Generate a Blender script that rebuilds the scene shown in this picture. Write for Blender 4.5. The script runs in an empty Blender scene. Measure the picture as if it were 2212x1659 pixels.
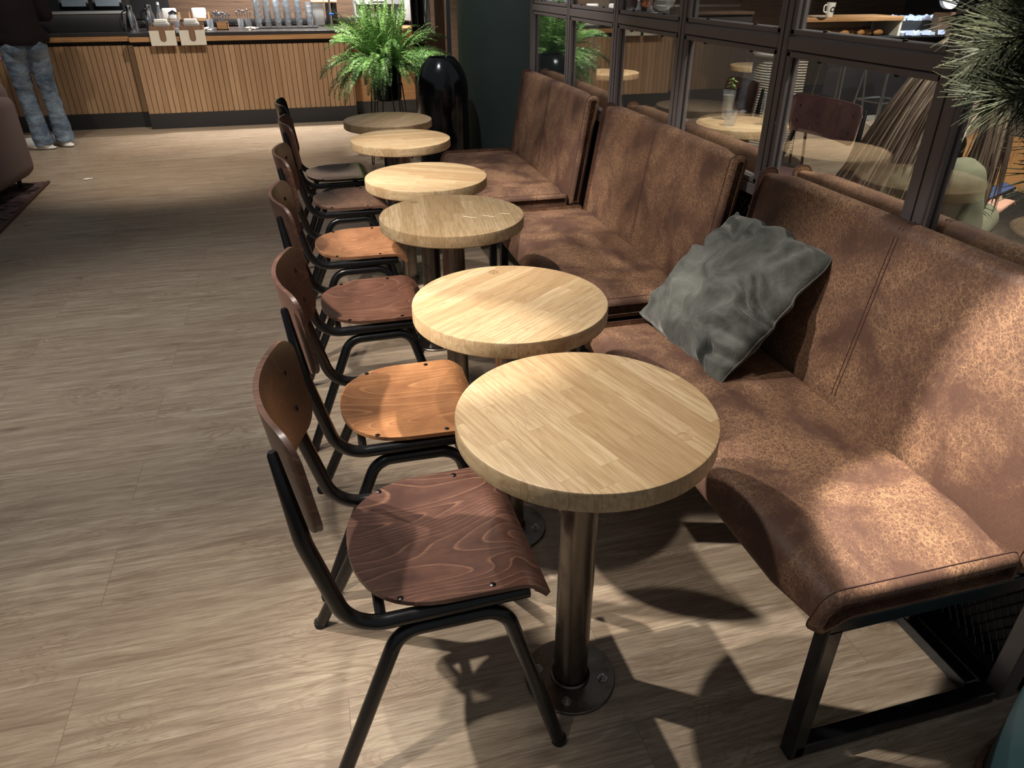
import bpy, bmesh, math, random
from mathutils import Vector, Matrix, Euler
random.seed(7)
SC = bpy.context.scene
COL = SC.collection
PI = math.pi
R = math.radians

# ------------------------------------------------------------------ camera
cd = bpy.data.cameras.new('camera'); cam = bpy.data.objects.new('camera', cd); COL.objects.link(cam)
cd.sensor_fit = 'HORIZONTAL'; cd.sensor_width = 36.0; cd.lens = 1550.92 / 2212 * 36.0
cd.clip_start = 0.02; cd.clip_end = 100
cam.location = (0, 0, 1.4833)
cam.rotation_euler = (PI / 2 - 0.5201, 0, -0.2638)
SC.camera = cam
# ------------------------------------------------------------------ view, world, lights
SC.view_settings.view_transform = 'Standard'; SC.view_settings.look = 'None'
SC.view_settings.exposure = 0.0; SC.view_settings.gamma = 1.0
SC.view_settings.use_curve_mapping = False
W = bpy.data.worlds.new('world'); SC.world = W; W.use_nodes = True
bg = W.node_tree.nodes['Background']; bg.inputs[0].default_value = (0.90, 0.95, 1.0, 1); bg.inputs[1].default_value = 0.17

def spot(name, loc, target, watts, angle, blend=0.3, size=0.03, color=(1, .86, .70)):
    l = bpy.data.lights.new(name, 'SPOT'); o = bpy.data.objects.new(name, l); COL.objects.link(o)
    o.location = loc; l.energy = watts; l.spot_size = R(angle); l.spot_blend = blend
    l.shadow_soft_size = size; l.color = color
    o.rotation_euler = (Vector(target) - Vector(loc)).to_track_quat('-Z', 'Y').to_euler()
    return o
WARM = (1, .89, .76); WARM2 = (1, .93, .84); COOL = (.82, .90, 1)
LAMPS = [
    ('track_spot_front', (-.17, 1.40, 2.6), (.42, 1.3, .5), 75, 58, .6, .03, WARM2),
    ('track_spot_aisle', (-1.19, 2.19, 3.0), (.75, 1.05, .2), 360, 38, .5, .03, WARM2),
    ('track_spot_low', (-2.28, 2.48, 2.6), (.98, 1.13, 0), 900, 11, .3, .03, WARM2),
    ('track_spot_mid', (-.62, 1.85, 2.7), (.55, 2.55, .6), 250, 48, .6, .035, WARM2),
    ('track_spot_end', (-.1, 3.95, 2.8), (1.15, 4.0, .7), 110, 52, .7, .04, (1, .95, .93)),  # added wide fill that lifts the farthest bench
    ('track_spot_far', (-.5, 2.9, 2.8), (.5, 3.35, .75), 330, 36, .6, .035, WARM2),
    ('track_spot_bench_end', (.25, 1.55, 2.6), (1.25, .72, .50), 700, 18, .2, .03, WARM2),
    ('floor_spot', (-1.1, .5, 3.1), (-.75, .95, 0), 360, 42, .9, .05, WARM2),
    ('floor_spot.001', (-1.3, 2.6, 3.1), (-.8, 3.2, 0), 230, 60, .9, .05, (1, .96, .93)),
    ('counter_spot', (-.2, 6.6, 3.0), (-.3, 8.9, .5), 270, 72, .8, .06, WARM),
    ('counter_spot.001', (-2.2, 6.4, 3.0), (-2.4, 8.6, .3), 90, 60, .8, .06, WARM),
    ('fern_spot', (-.1, 5.3, 3.0), (.66, 6.65, .98), 900, 24, .7, .05, (1, .98, .93)),
    ('column_spot', (.3, 4.6, 3.1), (1.25, 5.7, 1.2), 100, 40, .8, .05, (.9, .95, 1)),
    ('aisle_spot', (-1.2, 6.0, 3.2), (-1.1, 7.2, 0), 380, 60, .9, .08, WARM),
    ('barista_spot', (0.3, 9.3, 2.9), (.1, 9.9, .9), 1000, 110, .8, .1, (1, .96, .92)),  # added light above the stacked glasses to brighten them
    ('back_room_spot', (2.6, 3.2, 2.9), (2.5, 3.6, .7), 240, 75, .7, .05, WARM2),
    ('back_room_spot.001', (2.2, 1.5, 2.9), (2.3, 2.1, .7), 330, 75, .7, .05, WARM2),
    ('back_room_spot.002', (5.6, 5.6, 3.0), (5.8, 7.2, .7), 420, 80, .7, .06, WARM),
    ('back_room_spot.003', (2.4, 5.4, 2.9), (2.5, 6.1, .7), 420, 46, .7, .05, WARM2),
    ('back_room_spot.004', (3.3, 4.5, 2.9), (3.85, 5.6, .7), 330, 44, .7, .05, WARM2),  # added fill that brightens the woven chair
    ('display_spot', (7.2, 6.9, 2.6), (7.0, 7.7, 1.0), 420, 70, .7, .05, COOL),
]
for a in LAMPS: spot(*a)

# ------------------------------------------------------------------ helpers
def srgb(r, g, b):
    f = lambda c: (c / 255 / 12.92) if c / 255 <= .04045 else ((c / 255 + .055) / 1.055) ** 2.4
    return (f(r), f(g), f(b), 1)

def tag(o, label=None, cat=None, group=None, kind=None):
    if label: o['label'] = label
    if cat: o['category'] = cat
    if group: o['group'] = group
    if kind: o['kind'] = kind
    return o

def thing(name, label, cat, loc=(0, 0, 0), rz=0, group=None, kind=None):
    o = bpy.data.objects.new(name, None); COL.objects.link(o)
    o.empty_display_size = .05
    o.location = loc; o.rotation_euler = (0, 0, rz)
    return tag(o, label, cat, group, kind)

def link_mesh(name, me, mat, parent=None, sharp=35, smooth=True):
    if smooth:
        for p in me.polygons: p.use_smooth = True
        try: me.set_sharp_from_angle(angle=R(sharp))
        except Exception: pass
    if mat: me.materials.append(mat)
    o = bpy.data.objects.new(name, me); COL.objects.link(o)
    if parent is not None: o.parent = parent
    return o

class MB:
    def __init__(s): s.bm = bmesh.new()
    def merge(s, tmp, M=None):
        if M is not None: tmp.transform(M)
        me = bpy.data.meshes.new('t'); tmp.to_mesh(me); tmp.free(); s.bm.from_mesh(me); bpy.data.meshes.remove(me)
        return s
    def box(s, c, size, bevel=0, seg=2, rot=None):
        t = bmesh.new(); bmesh.ops.create_cube(t, size=1)
        for v in t.verts: v.co = Vector((v.co.x * size[0], v.co.y * size[1], v.co.z * size[2]))
        if bevel > 0:
            bmesh.ops.bevel(t, geom=t.edges[:], offset=min(bevel, .49 * min(size)), segments=seg, affect='EDGES', profile=.5)
        M = Matrix.Translation(c)
        if rot: M = M @ Euler(rot).to_matrix().to_4x4()
        return s.merge(t, M)
    def span(s, lo, hi, bevel=0, seg=2):
        return s.box([(a + b) / 2 for a, b in zip(lo, hi)], [abs(b - a) for a, b in zip(lo, hi)], bevel, seg)
    def lathe(s, prof, c=(0, 0, 0), n=48, M=None):
        t = bmesh.new(); rings = []
        for r, z in prof:
            if r < 1e-6: rings.append([t.verts.new((0, 0, z))])
            else: rings.append([t.verts.new((r * math.cos(2 * PI * i / n), r * math.sin(2 * PI * i / n), z)) for i in range(n)])
        for a, b in zip(rings, rings[1:]):
            for i in range(n):
                j = (i + 1) % n
                if len(a) == 1 and len(b) == 1: continue
                if len(a) == 1: t.faces.new((a[0], b[i], b[j]))
                elif len(b) == 1: t.faces.new((a[i], a[j], b[0]))
                else: t.faces.new((a[i], a[j], b[j], b[i]))
        bmesh.ops.recalc_face_normals(t, faces=t.faces[:])
        return s.merge(t, Matrix.Translation(c) @ (M if M is not None else Matrix()))
    def tube(s, pts, r, n=12, cap=True, closed=False, round_end=False):
        P = [Vector(p) for p in pts]; m = len(P)
        rad = r if isinstance(r, (list, tuple)) else [r] * m
        t = bmesh.new(); rings = []; up = None
        for i in range(m):
            if closed: d = P[(i + 1) % m] - P[i - 1]
            else: d = P[min(i + 1, m - 1)] - P[max(i - 1, 0)]
            if d.length < 1e-9: d = Vector((0, 0, 1))
            d.normalize()
            if up is None:
                up = Vector((0, 0, 1)) if abs(d.z) < .9 else Vector((1, 0, 0))
            a = (up - d * up.dot(d))
            if a.length < 1e-6: a = d.orthogonal()
            a.normalize(); b = d.cross(a); up = a
            rings.append([t.verts.new(P[i] + (a * math.cos(2 * PI * k / n) + b * math.sin(2 * PI * k / n)) * rad[i]) for k in range(n)])
        for i in range(m if closed else m - 1):
            A, B = rings[i], rings[(i + 1) % m]
            for k in range(n): t.faces.new((A[k], A[(k + 1) % n], B[(k + 1) % n], B[k]))
        if cap and not closed and n > 2:
            t.faces.new(rings[0][::-1]); t.faces.new(rings[-1])
        bmesh.ops.recalc_face_normals(t, faces=t.faces[:])
        return s.merge(t)
    def loft(s, rings, cap=True, closed=True):
        t = bmesh.new(); RR = [[t.verts.new(p) for p in ring] for ring in rings]
        n = len(rings[0])
        for A, B in zip(RR, RR[1:]):
            for k in range(n if closed else n - 1):
                t.faces.new((A[k], A[(k + 1) % n], B[(k + 1) % n], B[k]))
        if cap: t.faces.new(RR[0][::-1]); t.faces.new(RR[-1])
        bmesh.ops.recalc_face_normals(t, faces=t.faces[:])
        return s.merge(t)
    def ellipsoid(s, c, rad, rot=None, u=20, v=12):
        t = bmesh.new(); bmesh.ops.create_uvsphere(t, u_segments=u, v_segments=v, radius=1)
        M = Matrix.Translation(c)
        if rot: M = M @ Euler(rot).to_matrix().to_4x4()
        return s.merge(t, M @ Matrix.Diagonal((*rad, 1)))
    def cone(s, p0, p1, r0, r1, n=16, ends=True):
        """tapered limb with rounded ends"""
        p0, p1 = Vector(p0), Vector(p1); d = (p1 - p0); L = d.length; d.normalize()
        pts = []; rr = []
        if ends:
            for a in (-80, -55, -28): pts.append(p0 + d * (r0 * math.sin(R(a)))); rr.append(r0 * math.cos(R(a)))
        for k in range(5): f = k / 4; pts.append(p0.lerp(p1, f)); rr.append(r0 + (r1 - r0) * f)
        if ends:
            for a in (28, 55, 80): pts.append(p1 + d * (r1 * math.sin(R(a)))); rr.append(r1 * math.cos(R(a)))
        return s.tube(pts, rr, n)
    def quad(s, a, b, c, d):
        vs = [s.bm.verts.new(p) for p in (a, b, c, d)]; s.bm.faces.new(vs); return s
    def build(s, name, mat, parent=None, sharp=35, smooth=True):
        me = bpy.data.meshes.new(name); s.bm.to_mesh(me); s.bm.free()
        return link_mesh(name, me, mat, parent, sharp, smooth)
    def remesh(s, name, mat, parent, voxel=.01, it=4, displace=None):
        me = bpy.data.meshes.new(name); s.bm.to_mesh(me); s.bm.free()
        o = bpy.data.objects.new(name, me); COL.objects.link(o)
        m = o.modifiers.new('r', 'REMESH'); m.mode = 'VOXEL'; m.voxel_size = voxel
        m = o.modifiers.new('s', 'SMOOTH'); m.factor = .5; m.iterations = it
        dg = bpy.context.evaluated_depsgraph_get(); dg.update()
        m2 = bpy.data.meshes.new_from_object(o.evaluated_get(dg))
        bpy.data.objects.remove(o); bpy.data.meshes.remove(me); m2.name = name
        if displace:
            for v in m2.vertices: v.co = Vector(displace(v.co, v.normal))
        return link_mesh(name, m2, mat, parent, 60)

def fillet(pts, rad, seg=7):
    P = [Vector(p) for p in pts]; out = [P[0]]
    rads = rad if isinstance(rad, (list, tuple)) else [rad] * len(P)
    for i in range(1, len(P) - 1):
        a, b, c = P[i - 1], P[i], P[i + 1]
        u = (a - b).normalized(); v = (c - b).normalized(); ang = u.angle(v)
        if ang > PI - .02: out.append(b); continue
        t = min(rads[i] / math.tan(ang / 2), .48 * (a - b).length, .48 * (c - b).length); r = t * math.tan(ang / 2)
        ctr = b + (u + v).normalized() * (r / math.sin(ang / 2))
        s, e = (b + u * t) - ctr, (b + v * t) - ctr
        tot = s.angle(e); ax = s.cross(e).normalized()
        for k in range(seg + 1): out.append(ctr + Matrix.Rotation(tot * k / seg, 3, ax) @ s)
    out.append(P[-1]); return out

# ------------------------------------------------------------------ materials
class NT:
    def __init__(s, name):
        s.m = bpy.data.materials.new(name); s.m.use_nodes = True; s.t = s.m.node_tree
        s.b = s.t.nodes['Principled BSDF']; s.out = s.t.nodes['Material Output']
    def n(s, typ, **kw):
        nd = s.t.nodes.new(typ)
        for k, v in kw.items():
            if k.startswith('i_'):
                key = k[2:]; key = int(key) if key.isdigit() else key.replace('_', ' ')
                s.set(nd, key, v)
            else: setattr(nd, k, v)
        return nd
    def set(s, nd, key, v):
        i = nd.inputs[key]
        if isinstance(v, bpy.types.NodeSocket): s.t.links.new(v, i)
        elif isinstance(v, bpy.types.Node): s.t.links.new(v.outputs[0], i)
        else: i.default_value = v
    def coord(s, scale=(1, 1, 1), rot=(0, 0, 0), loc=(0, 0, 0), out='Object'):
        tc = s.n('ShaderNodeTexCoord'); mp = s.n('ShaderNodeMapping')
        s.t.links.new(tc.outputs[out], mp.inputs[0]); mp.inputs[1].default_value = loc
        mp.inputs[2].default_value = rot; mp.inputs[3].default_value = scale
        return mp.outputs[0]
    def noise(s, vec, scale, detail=4, rough=.55, dist=0):
        nd = s.n('ShaderNodeTexNoise'); s.set(nd, 'Vector', vec); nd.inputs['Scale'].default_value = scale
        nd.inputs['Detail'].default_value = detail; nd.inputs['Roughness'].default_value = rough
        nd.inputs['Distortion'].default_value = dist
        return nd.outputs[0]
    def ramp(s, fac, stops):
        nd = s.n('ShaderNodeValToRGB'); s.set(nd, 0, fac); e = nd.color_ramp.elements
        while len(e) < len(stops): e.new(.5)
        for k, (p, c) in enumerate(stops):
            e[k].position = p; e[k].color = c if isinstance(c, (tuple, list)) else (c, c, c, 1)
        return nd.outputs[0]
    def mix(s, fac, a, b, mode='MIX'):
        nd = s.n('ShaderNodeMix', data_type='RGBA', blend_type=mode)
        s.set(nd, 0, fac); s.set(nd, 6, a); s.set(nd, 7, b); return nd.outputs[2]
    def math(s, op, a, b=0.0, c=None):
        nd = s.n('ShaderNodeMath', operation=op); s.set(nd, 0, a); s.set(nd, 1, b)
        if c is not None: s.set(nd, 2, c)
        return nd.outputs[0]
    def bump(s, h, strength=.2, dist=.01):
        nd = s.n('ShaderNodeBump'); s.set(nd, 'Height', h); nd.inputs['Strength'].default_value = strength
        nd.inputs['Distance'].default_value = dist
        s.t.links.new(nd.outputs[0], s.b.inputs['Normal']); return s
    def fin(s, color=None, rough=.5, metal=0.0, spec=None, coat=None):
        if color is not None: s.set(s.b, 'Base Color', color)
        s.set(s.b, 'Roughness', rough); s.set(s.b, 'Metallic', metal)
        if spec is not None: s.set(s.b, 'Specular IOR Level', spec)
        if coat: s.set(s.b, 'Coat Weight', coat)
        return s.m

_MC = {}
def plain(name, color, rough=.5, metal=0, spec=None, var=.12, vs=18, bump=0):
    if name in _MC: return _MC[name]
    t = NT(name); v = t.coord(); n = t.noise(v, vs, 4)
    c = t.mix(n, tuple(x * (1 - var) for x in color[:3]) + (1,), tuple(min(1, x * (1 + var)) for x in color[:3]) + (1,))
    if bump: t.bump(t.noise(v, vs * 6, 3), bump, .002)
    rr = t.ramp(n, [(0, max(0, rough - .06)), (1, min(1, rough + .06))])
    _MC[name] = t.fin(c, rr, metal, spec); return _MC[name]

def floor_mat():
    t = NT('oak_vinyl_floor'); v = t.coord(loc=(.71, 0, 0))
    bk = t.n('ShaderNodeTexBrick', offset=.5, offset_frequency=2, squash=1.0)
    t.set(bk, 'Vector', v); bk.inputs['Scale'].default_value = 1
    bk.inputs['Brick Width'].default_value = 1.25; bk.inputs['Row Height'].default_value = .232
    bk.inputs['Mortar Size'].default_value = .0008; bk.inputs['Mortar Smooth'].default_value = .1
    bk.inputs['Color1'].default_value = (0, 0, 0, 1); bk.inputs['Color2'].default_value = (1, 1, 1, 1); bk.inputs['Mortar'].default_value = (.5, .5, .5, 1)
    rnd = bk.outputs[0]
    vv = t.n('ShaderNodeVectorMath', operation='ADD'); t.set(vv, 0, v)
    sc = t.n('ShaderNodeVectorMath', operation='SCALE'); t.set(sc, 0, rnd); sc.inputs['Scale'].default_value = 7.3; t.set(vv, 1, sc)
    st = t.n('ShaderNodeMapping'); t.set(st, 0, vv); st.inputs[3].default_value = (1.1, 15, 1)
    g1 = t.noise(st.outputs[0], 2.2, 10, .74, .9)
    st2 = t.n('ShaderNodeMapping'); t.set(st2, 0, vv); st2.inputs[3].default_value = (7, 150, 1)
    g2 = t.noise(st2.outputs[0], 1.6, 6, .7, .3)
    st3 = t.n('ShaderNodeMapping'); t.set(st3, 0, vv); st3.inputs[3].default_value = (1.3, 6.5, 1)
    big = t.noise(st3.outputs[0], 1.3, 3, .5, 1.2)
    rings = t.math('SINE', t.math('MULTIPLY', big, 130.0))
    base = t.ramp(g1, [(.30, srgb(122, 105, 88)), (.44, srgb(151, 134, 115)), (.56, srgb(172, 156, 135)), (.72, srgb(194, 180, 158))])
    c = t.mix(t.ramp(g2, [(.46, .0), (.64, .55)]), base, srgb(106, 86, 70))
    rm = t.math('MULTIPLY', t.ramp(rings, [(.35, 0.0), (1, .55)]), t.ramp(t.noise(v, 2.4, 2), [(.48, 0.0), (.60, 1.0)]))
    c = t.mix(rm, c, srgb(116, 94, 74))
    c = t.mix(t.math('MULTIPLY', rnd, .30), c, srgb(140, 118, 96))
    kn = t.n('ShaderNodeTexVoronoi', feature='F1'); st4 = t.n('ShaderNodeMapping'); t.set(st4, 0, vv); st4.inputs[3].default_value = (1.1, 3.2, 1)
    t.set(kn, 'Vector', st4.outputs[0]); kn.inputs['Scale'].default_value = 1.5
    c = t.mix(t.ramp(kn.outputs[0], [(.02, .55), (.11, 0.0)]), c, srgb(88, 68, 52))
    c = t.mix(t.math('MULTIPLY', bk.outputs[1], .6), c, srgb(86, 70, 56))
    h = t.math('SUBTRACT', t.math('MULTIPLY', g2, .25), bk.outputs[1]); t.bump(h, .18, .002)
    return t.fin(c, t.ramp(g1, [(.2, .42), (.8, .33)]), 0, .45)

def block_mat(name='oak_block', tint=.955):
    t = NT(name); v = t.coord()
    bk = t.n('ShaderNodeTexBrick', offset=.43, offset_frequency=2, squash=.75, squash_frequency=3); t.set(bk, 'Vector', v)
    bk.inputs['Scale'].default_value = 1; bk.inputs['Brick Width'].default_value = .27; bk.inputs['Row Height'].default_value = .043
    bk.inputs['Mortar Size'].default_value = .0004; bk.inputs['Mortar Smooth'].default_value = .5
    bk.inputs['Color1'].default_value = (0, 0, 0, 1); bk.inputs['Color2'].default_value = (1, 1, 1, 1); bk.inputs['Mortar'].default_value = (.3, .3, .3, 1)
    rnd = bk.outputs[0]
    vv = t.n('ShaderNodeVectorMath', operation='ADD'); t.set(vv, 0, v)
    sc = t.n('ShaderNodeVectorMath', operation='SCALE'); t.set(sc, 0, rnd); sc.inputs['Scale'].default_value = 3.1; t.set(vv, 1, sc)
    st = t.n('ShaderNodeMapping'); t.set(st, 0, vv); st.inputs[3].default_value = (5, 90, 40)
    g1 = t.noise(st.outputs[0], 1.5, 6, .62, .3)
    st2 = t.n('ShaderNodeMapping'); t.set(st2, 0, vv); st2.inputs[3].default_value = (2.2, 14, 9)
    big = t.noise(st2.outputs[0], 1.2, 3, .5, 1.0)
    rings = t.math('SINE', t.math('MULTIPLY', big, 60.0))
    k = tint
    base = t.ramp(rnd, [(0, srgb(184 * k, 153 * k, 114 * k)), (.5, srgb(200 * k, 171 * k, 130 * k)), (1, srgb(213 * k, 187 * k, 148 * k))])
    c = t.mix(t.ramp(g1, [(.42, 0.0), (.7, .75)]), base, srgb(156 * k, 122 * k, 86 * k))
    c = t.mix(t.ramp(rings, [(.6, 0.0), (1.0, .28)]), c, srgb(160 * k, 124 * k, 84 * k))
    st3 = t.noise(v, 9, 5, .6); c = t.mix(t.ramp(st3, [(.58, 0.0), (.8, .22)]), c, srgb(140, 108, 74))
    c = t.mix(t.math('MULTIPLY', bk.outputs[1], .6), c, srgb(140, 104, 66))
    t.bump(g1, .12, .001)
    return t.fin(c, t.ramp(g1, [(.3, .38), (.7, .5)]), 0, .45)

def ply_mat(name, dark, mid, light, rough=.34, seed=0.0, freq=34):
    freq = freq * .85
    t = NT(name); v = t.coord(loc=(seed, seed * 1.7, seed * .6))
    st = t.n('ShaderNodeMapping'); t.set(st, 0, v); st.inputs[3].default_value = (1.15, 4.4, 4)
    big = t.noise(st.outputs[0], 1.1, 1.6, .35, .3)
    ph = t.math('FRACT', t.math('MULTIPLY', big, float(freq)))
    st2 = t.n('ShaderNodeMapping'); t.set(st2, 0, v); st2.inputs[3].default_value = (14, 190, 60)
    g = t.noise(st2.outputs[0], 1.4, 5, .6)
    blot = t.noise(v, 9, 4, .6)
    c = t.mix(t.ramp(blot, [(.3, 0.0), (.7, 1.0)]), dark, mid)
    c = t.mix(t.ramp(ph, [(.0, .55), (.05, .5), (.16, .06), (.94, 0.0), (1.0, .45)]), c, light)
    c = t.mix(t.ramp(ph, [(.55, 0.0), (.95, .45), (1.0, 0.0)]), c, dark)
    c = t.mix(t.ramp(g, [(.45, 0.0), (.72, .6)]), c, dark)
    t.bump(g, .06, .001)
    return t.fin(c, t.ramp(blot, [(.2, rough - .05), (.8, rough + .08)]), 0, .5)

def leather_mat(name='brown_leather', k=1.0):
    t = NT(name); v = t.coord()
    warp = t.noise(v, 60, 3, .65)
    ad = t.n('ShaderNodeVectorMath', operation='ADD'); t.set(ad, 0, v)
    ws = t.n('ShaderNodeVectorMath', operation='SCALE'); t.set(ws, 0, warp); ws.inputs['Scale'].default_value = .035; t.set(ad, 1, ws)
    vo = t.n('ShaderNodeTexVoronoi', feature='DISTANCE_TO_EDGE'); t.set(vo, 'Vector', ad.outputs[0]); vo.inputs['Scale'].default_value = 120
    vo2 = t.n('ShaderNodeTexVoronoi', feature='DISTANCE_TO_EDGE'); t.set(vo2, 'Vector', ad.outputs[0]); vo2.inputs['Scale'].default_value = 52
    cr = t.ramp(vo.outputs[0], [(0.0, 1.0), (.12, 0.0)])
    cr2 = t.ramp(vo2.outputs[0], [(0.0, 1.0), (.055, 0.0)])
    worn = t.ramp(t.noise(v, 4.2, 5, .62, .4), [(.40, 0.05), (.66, 1.0)])
    fine = t.noise(v, 130, 4, .65)
    c = t.mix(t.noise(v, 6, 4), srgb(72 * k, 51 * k, 44 * k), srgb(99 * k, 72 * k, 60 * k))
    c = t.mix(t.math('MULTIPLY', worn, t.ramp(fine, [(.4, .1), (.62, .85)])), c, srgb(139 * k, 104 * k, 79 * k))
    c = t.mix(t.math('MULTIPLY', cr2, t.math('MULTIPLY', worn, .75)), c, srgb(190 * k, 150 * k, 112 * k))
    c = t.mix(t.math('MULTIPLY', cr, t.math('MULTIPLY', worn, .65)), c, srgb(184 * k, 144 * k, 108 * k))
    h = t.math('ADD', t.math('MULTIPLY', cr, -.5), t.math('MULTIPLY', fine, .6)); t.bump(h, .22, .0015)
    return t.fin(c, t.ramp(worn, [(0, .52), (1, .66)]), 0, .28)

def suede_mat():
    t = NT('grey_suede'); v = t.coord(); n = t.noise(v, 9, 5, .6, .8); f = t.noise(v, 240, 3)
    c = t.mix(t.ramp(n, [(.32, 0.0), (.7, 1.0)]), srgb(60, 61, 58), srgb(104, 105, 99))
    t.bump(t.math('ADD', t.math('MULTIPLY', f, .2), t.noise(v, 14, 4, .6, 1.4)), .35, .012)
    t.set(t.b, 'Sheen Weight', .35); t.set(t.b, 'Sheen Roughness', .4)
    return t.fin(c, .85, 0, .2)

def metal_mat(name, color, rough=.35, metal=1.0, rust=0.0):
    if name in _MC: return _MC[name]
    t = NT(name); v = t.coord(scale=(1, 1, .12)); n = t.noise(v, 90, 5, .6); b = t.noise(t.coord(), 14, 5, .6)
    c = t.mix(n, tuple(x * .75 for x in color[:3]) + (1,), color)
    if rust: c = t.mix(t.ramp(b, [(.55, 0.0), (.72, rust)]), c, srgb(70, 50, 38))
    _MC[name] = t.fin(c, t.ramp(b, [(.2, max(.05, rough - .1)), (.8, rough + .12)]), metal); return _MC[name]

def slat_mat():
    t = NT('oak_tongue_slats'); v = t.coord()
    bk = t.n('ShaderNodeTexBrick', offset=0, offset_frequency=1); t.set(bk, 'Vector', t.coord(rot=(0, 0, 0)))
    bk.inputs['Brick Width'].default_value = .055; bk.inputs['Row Height'].default_value = 50; bk.inputs['Scale'].default_value = 1
    bk.inputs['Mortar Size'].default_value = 0; bk.inputs['Color1'].default_value = (0, 0, 0, 1); bk.inputs['Color2'].default_value = (1, 1, 1, 1)
    st = t.n('ShaderNodeMapping'); t.set(st, 0, v); st.inputs[3].default_value = (60, 60, 3)
    g = t.noise(st.outputs[0], 1.0, 5, .6)
    c = t.mix(bk.outputs[0], srgb(158, 126, 94), srgb(178, 146, 114))
    c = t.mix(t.ramp(g, [(.45, 0.0), (.8, .5)]), c, srgb(122, 94, 70))
    return t.fin(c, .5, 0, .35)

def wood_mat(name, dark, light, scale=(3, 60, 60), rough=.5):
    if name in _MC: return _MC[name]
    t = NT(name); v = t.coord(scale=scale); g = t.noise(v, 1.2, 6, .62, .5)
    _MC[name] = t.fin(t.ramp(g, [(.3, dark), (.7, light)]), rough, 0, .4); return _MC[name]

def glass_pane_mat():
    t = NT('window_glass'); t.t.nodes.remove(t.b)
    g = t.n('ShaderNodeNewGeometry')
    dt = t.n('ShaderNodeVectorMath', operation='DOT_PRODUCT'); t.t.links.new(g.outputs['Normal'], dt.inputs[0]); t.t.links.new(g.outputs['Incoming'], dt.inputs[1])
    c = t.math('ABSOLUTE', dt.outputs['Value']); om = t.math('SUBTRACT', 1.0, c)
    fr = t.math('MULTIPLY_ADD', t.math('POWER', om, 3.6), .90, .09)
    gl = t.n('ShaderNodeBsdfGlossy'); gl.inputs['Roughness'].default_value = .0; gl.inputs[0].default_value = (1, 1, 1, 1)
    smu = t.noise(t.coord(), 6, 4, .6)
    tr = t.n('ShaderNodeBsdfTransparent'); t.set(tr, 0, t.ramp(smu, [(.3, (.93, .95, .94, 1)), (.7, (.97, .98, .97, 1))]))
    mx = t.n('ShaderNodeMixShader'); t.set(mx, 0, fr); t.t.links.new(tr.outputs[0], mx.inputs[1]); t.t.links.new(gl.outputs[0], mx.inputs[2])
    t.t.links.new(mx.outputs[0], t.out.inputs[0]); return t.m

def clear_glass(name='drinking_glass', tint=(.97, .99, 1, 1)):
    t = NT(name); t.t.nodes.remove(t.b)
    lw = t.n('ShaderNodeLayerWeight'); lw.inputs[0].default_value = .45
    gl = t.n('ShaderNodeBsdfGlossy'); gl.inputs['Roughness'].default_value = .06
    df = t.n('ShaderNodeBsdfTranslucent'); df.inputs[0].default_value = (.85, .92, 1, 1); dd = t.n('ShaderNodeBsdfDiffuse'); dd.inputs[0].default_value = (.85, .92, 1, 1)  # whitish diffuse share stands in for highlights on the clear glass
    m0 = t.n('ShaderNodeMixShader'); m0.inputs[0].default_value = .5; t.t.links.new(df.outputs[0], m0.inputs[1]); t.t.links.new(dd.outputs[0], m0.inputs[2])
    tr = t.n('ShaderNodeBsdfTransparent'); t.set(tr, 0, t.mix(t.noise(t.coord(), 40, 2), tint, tuple(x * .95 for x in tint[:3]) + (1,)))
    m1 = t.n('ShaderNodeMixShader'); m1.inputs[0].default_value = .16; t.t.links.new(tr.outputs[0], m1.inputs[1]); t.t.links.new(m0.outputs[0], m1.inputs[2])
    mx = t.n('ShaderNodeMixShader'); t.set(mx, 0, t.math('MULTIPLY', lw.outputs[1], .8)); t.t.links.new(m1.outputs[0], mx.inputs[1]); t.t.links.new(gl.outputs[0], mx.inputs[2])
    t.t.links.new(mx.outputs[0], t.out.inputs[0]); return t.m

def leaf_mat(name, a, b, rough=.45):
    t = NT(name); n = t.noise(t.coord(), 16, 3)
    c = t.mix(t.ramp(n, [(.3, 0.0), (.7, 1.0)]), a, b)
    t.set(t.b, 'Subsurface Weight', 0.0); t.set(t.b, 'Transmission Weight', 0.0)
    return t.fin(c, rough, 0, .5)

M = {}
M['floor'] = floor_mat()
M['block'] = block_mat()
M['leather'] = leather_mat()
M['seam'] = plain('leather_seam', srgb(74, 46, 37), .7)
M['suede'] = suede_mat()
M['black'] = plain('black_powder_coat', srgb(15, 15, 17), .26, 0, .5, .1, 30)
M['blackmat'] = plain('black_matt_paint', srgb(22, 22, 23), .6, 0, .4)
M['frame'] = plain('partition_frame_paint', srgb(112, 104, 103), .42, 0, .45, .08, 12)
M['groove'] = plain('dark_gasket', srgb(14, 14, 15), .7)
M['steel'] = metal_mat('raw_steel', srgb(126, 118, 110), .30, 1.0, .6)
M['bolt'] = metal_mat('zinc_bolt', srgb(190, 188, 182), .3)
M['chrome'] = metal_mat('polished_steel', srgb(215, 216, 220), .14)
M['slat'] = slat_mat()
M['oakband'] = wood_mat('oak_band', srgb(146, 104, 66), srgb(190, 146, 100), (2.5, 40, 60))
M['panelwood'] = wood_mat('brown_wood_panel', srgb(78, 60, 48), srgb(112, 88, 70), (2, 40, 40))
M['walnut'] = wood_mat('walnut_post', srgb(104, 78, 60), srgb(140, 108, 84), (40, 40, 2.5), .6)
M['kick'] = plain('kick_board', srgb(40, 40, 42), .45)
M['darktop'] = plain('dark_worktop', srgb(52, 50, 50), .28)
M['pane'] = glass_pane_mat()
M['glass'] = clear_glass()
M['white'] = plain('white_matt', srgb(222, 219, 212), .6, 0, .4, .05)
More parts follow.
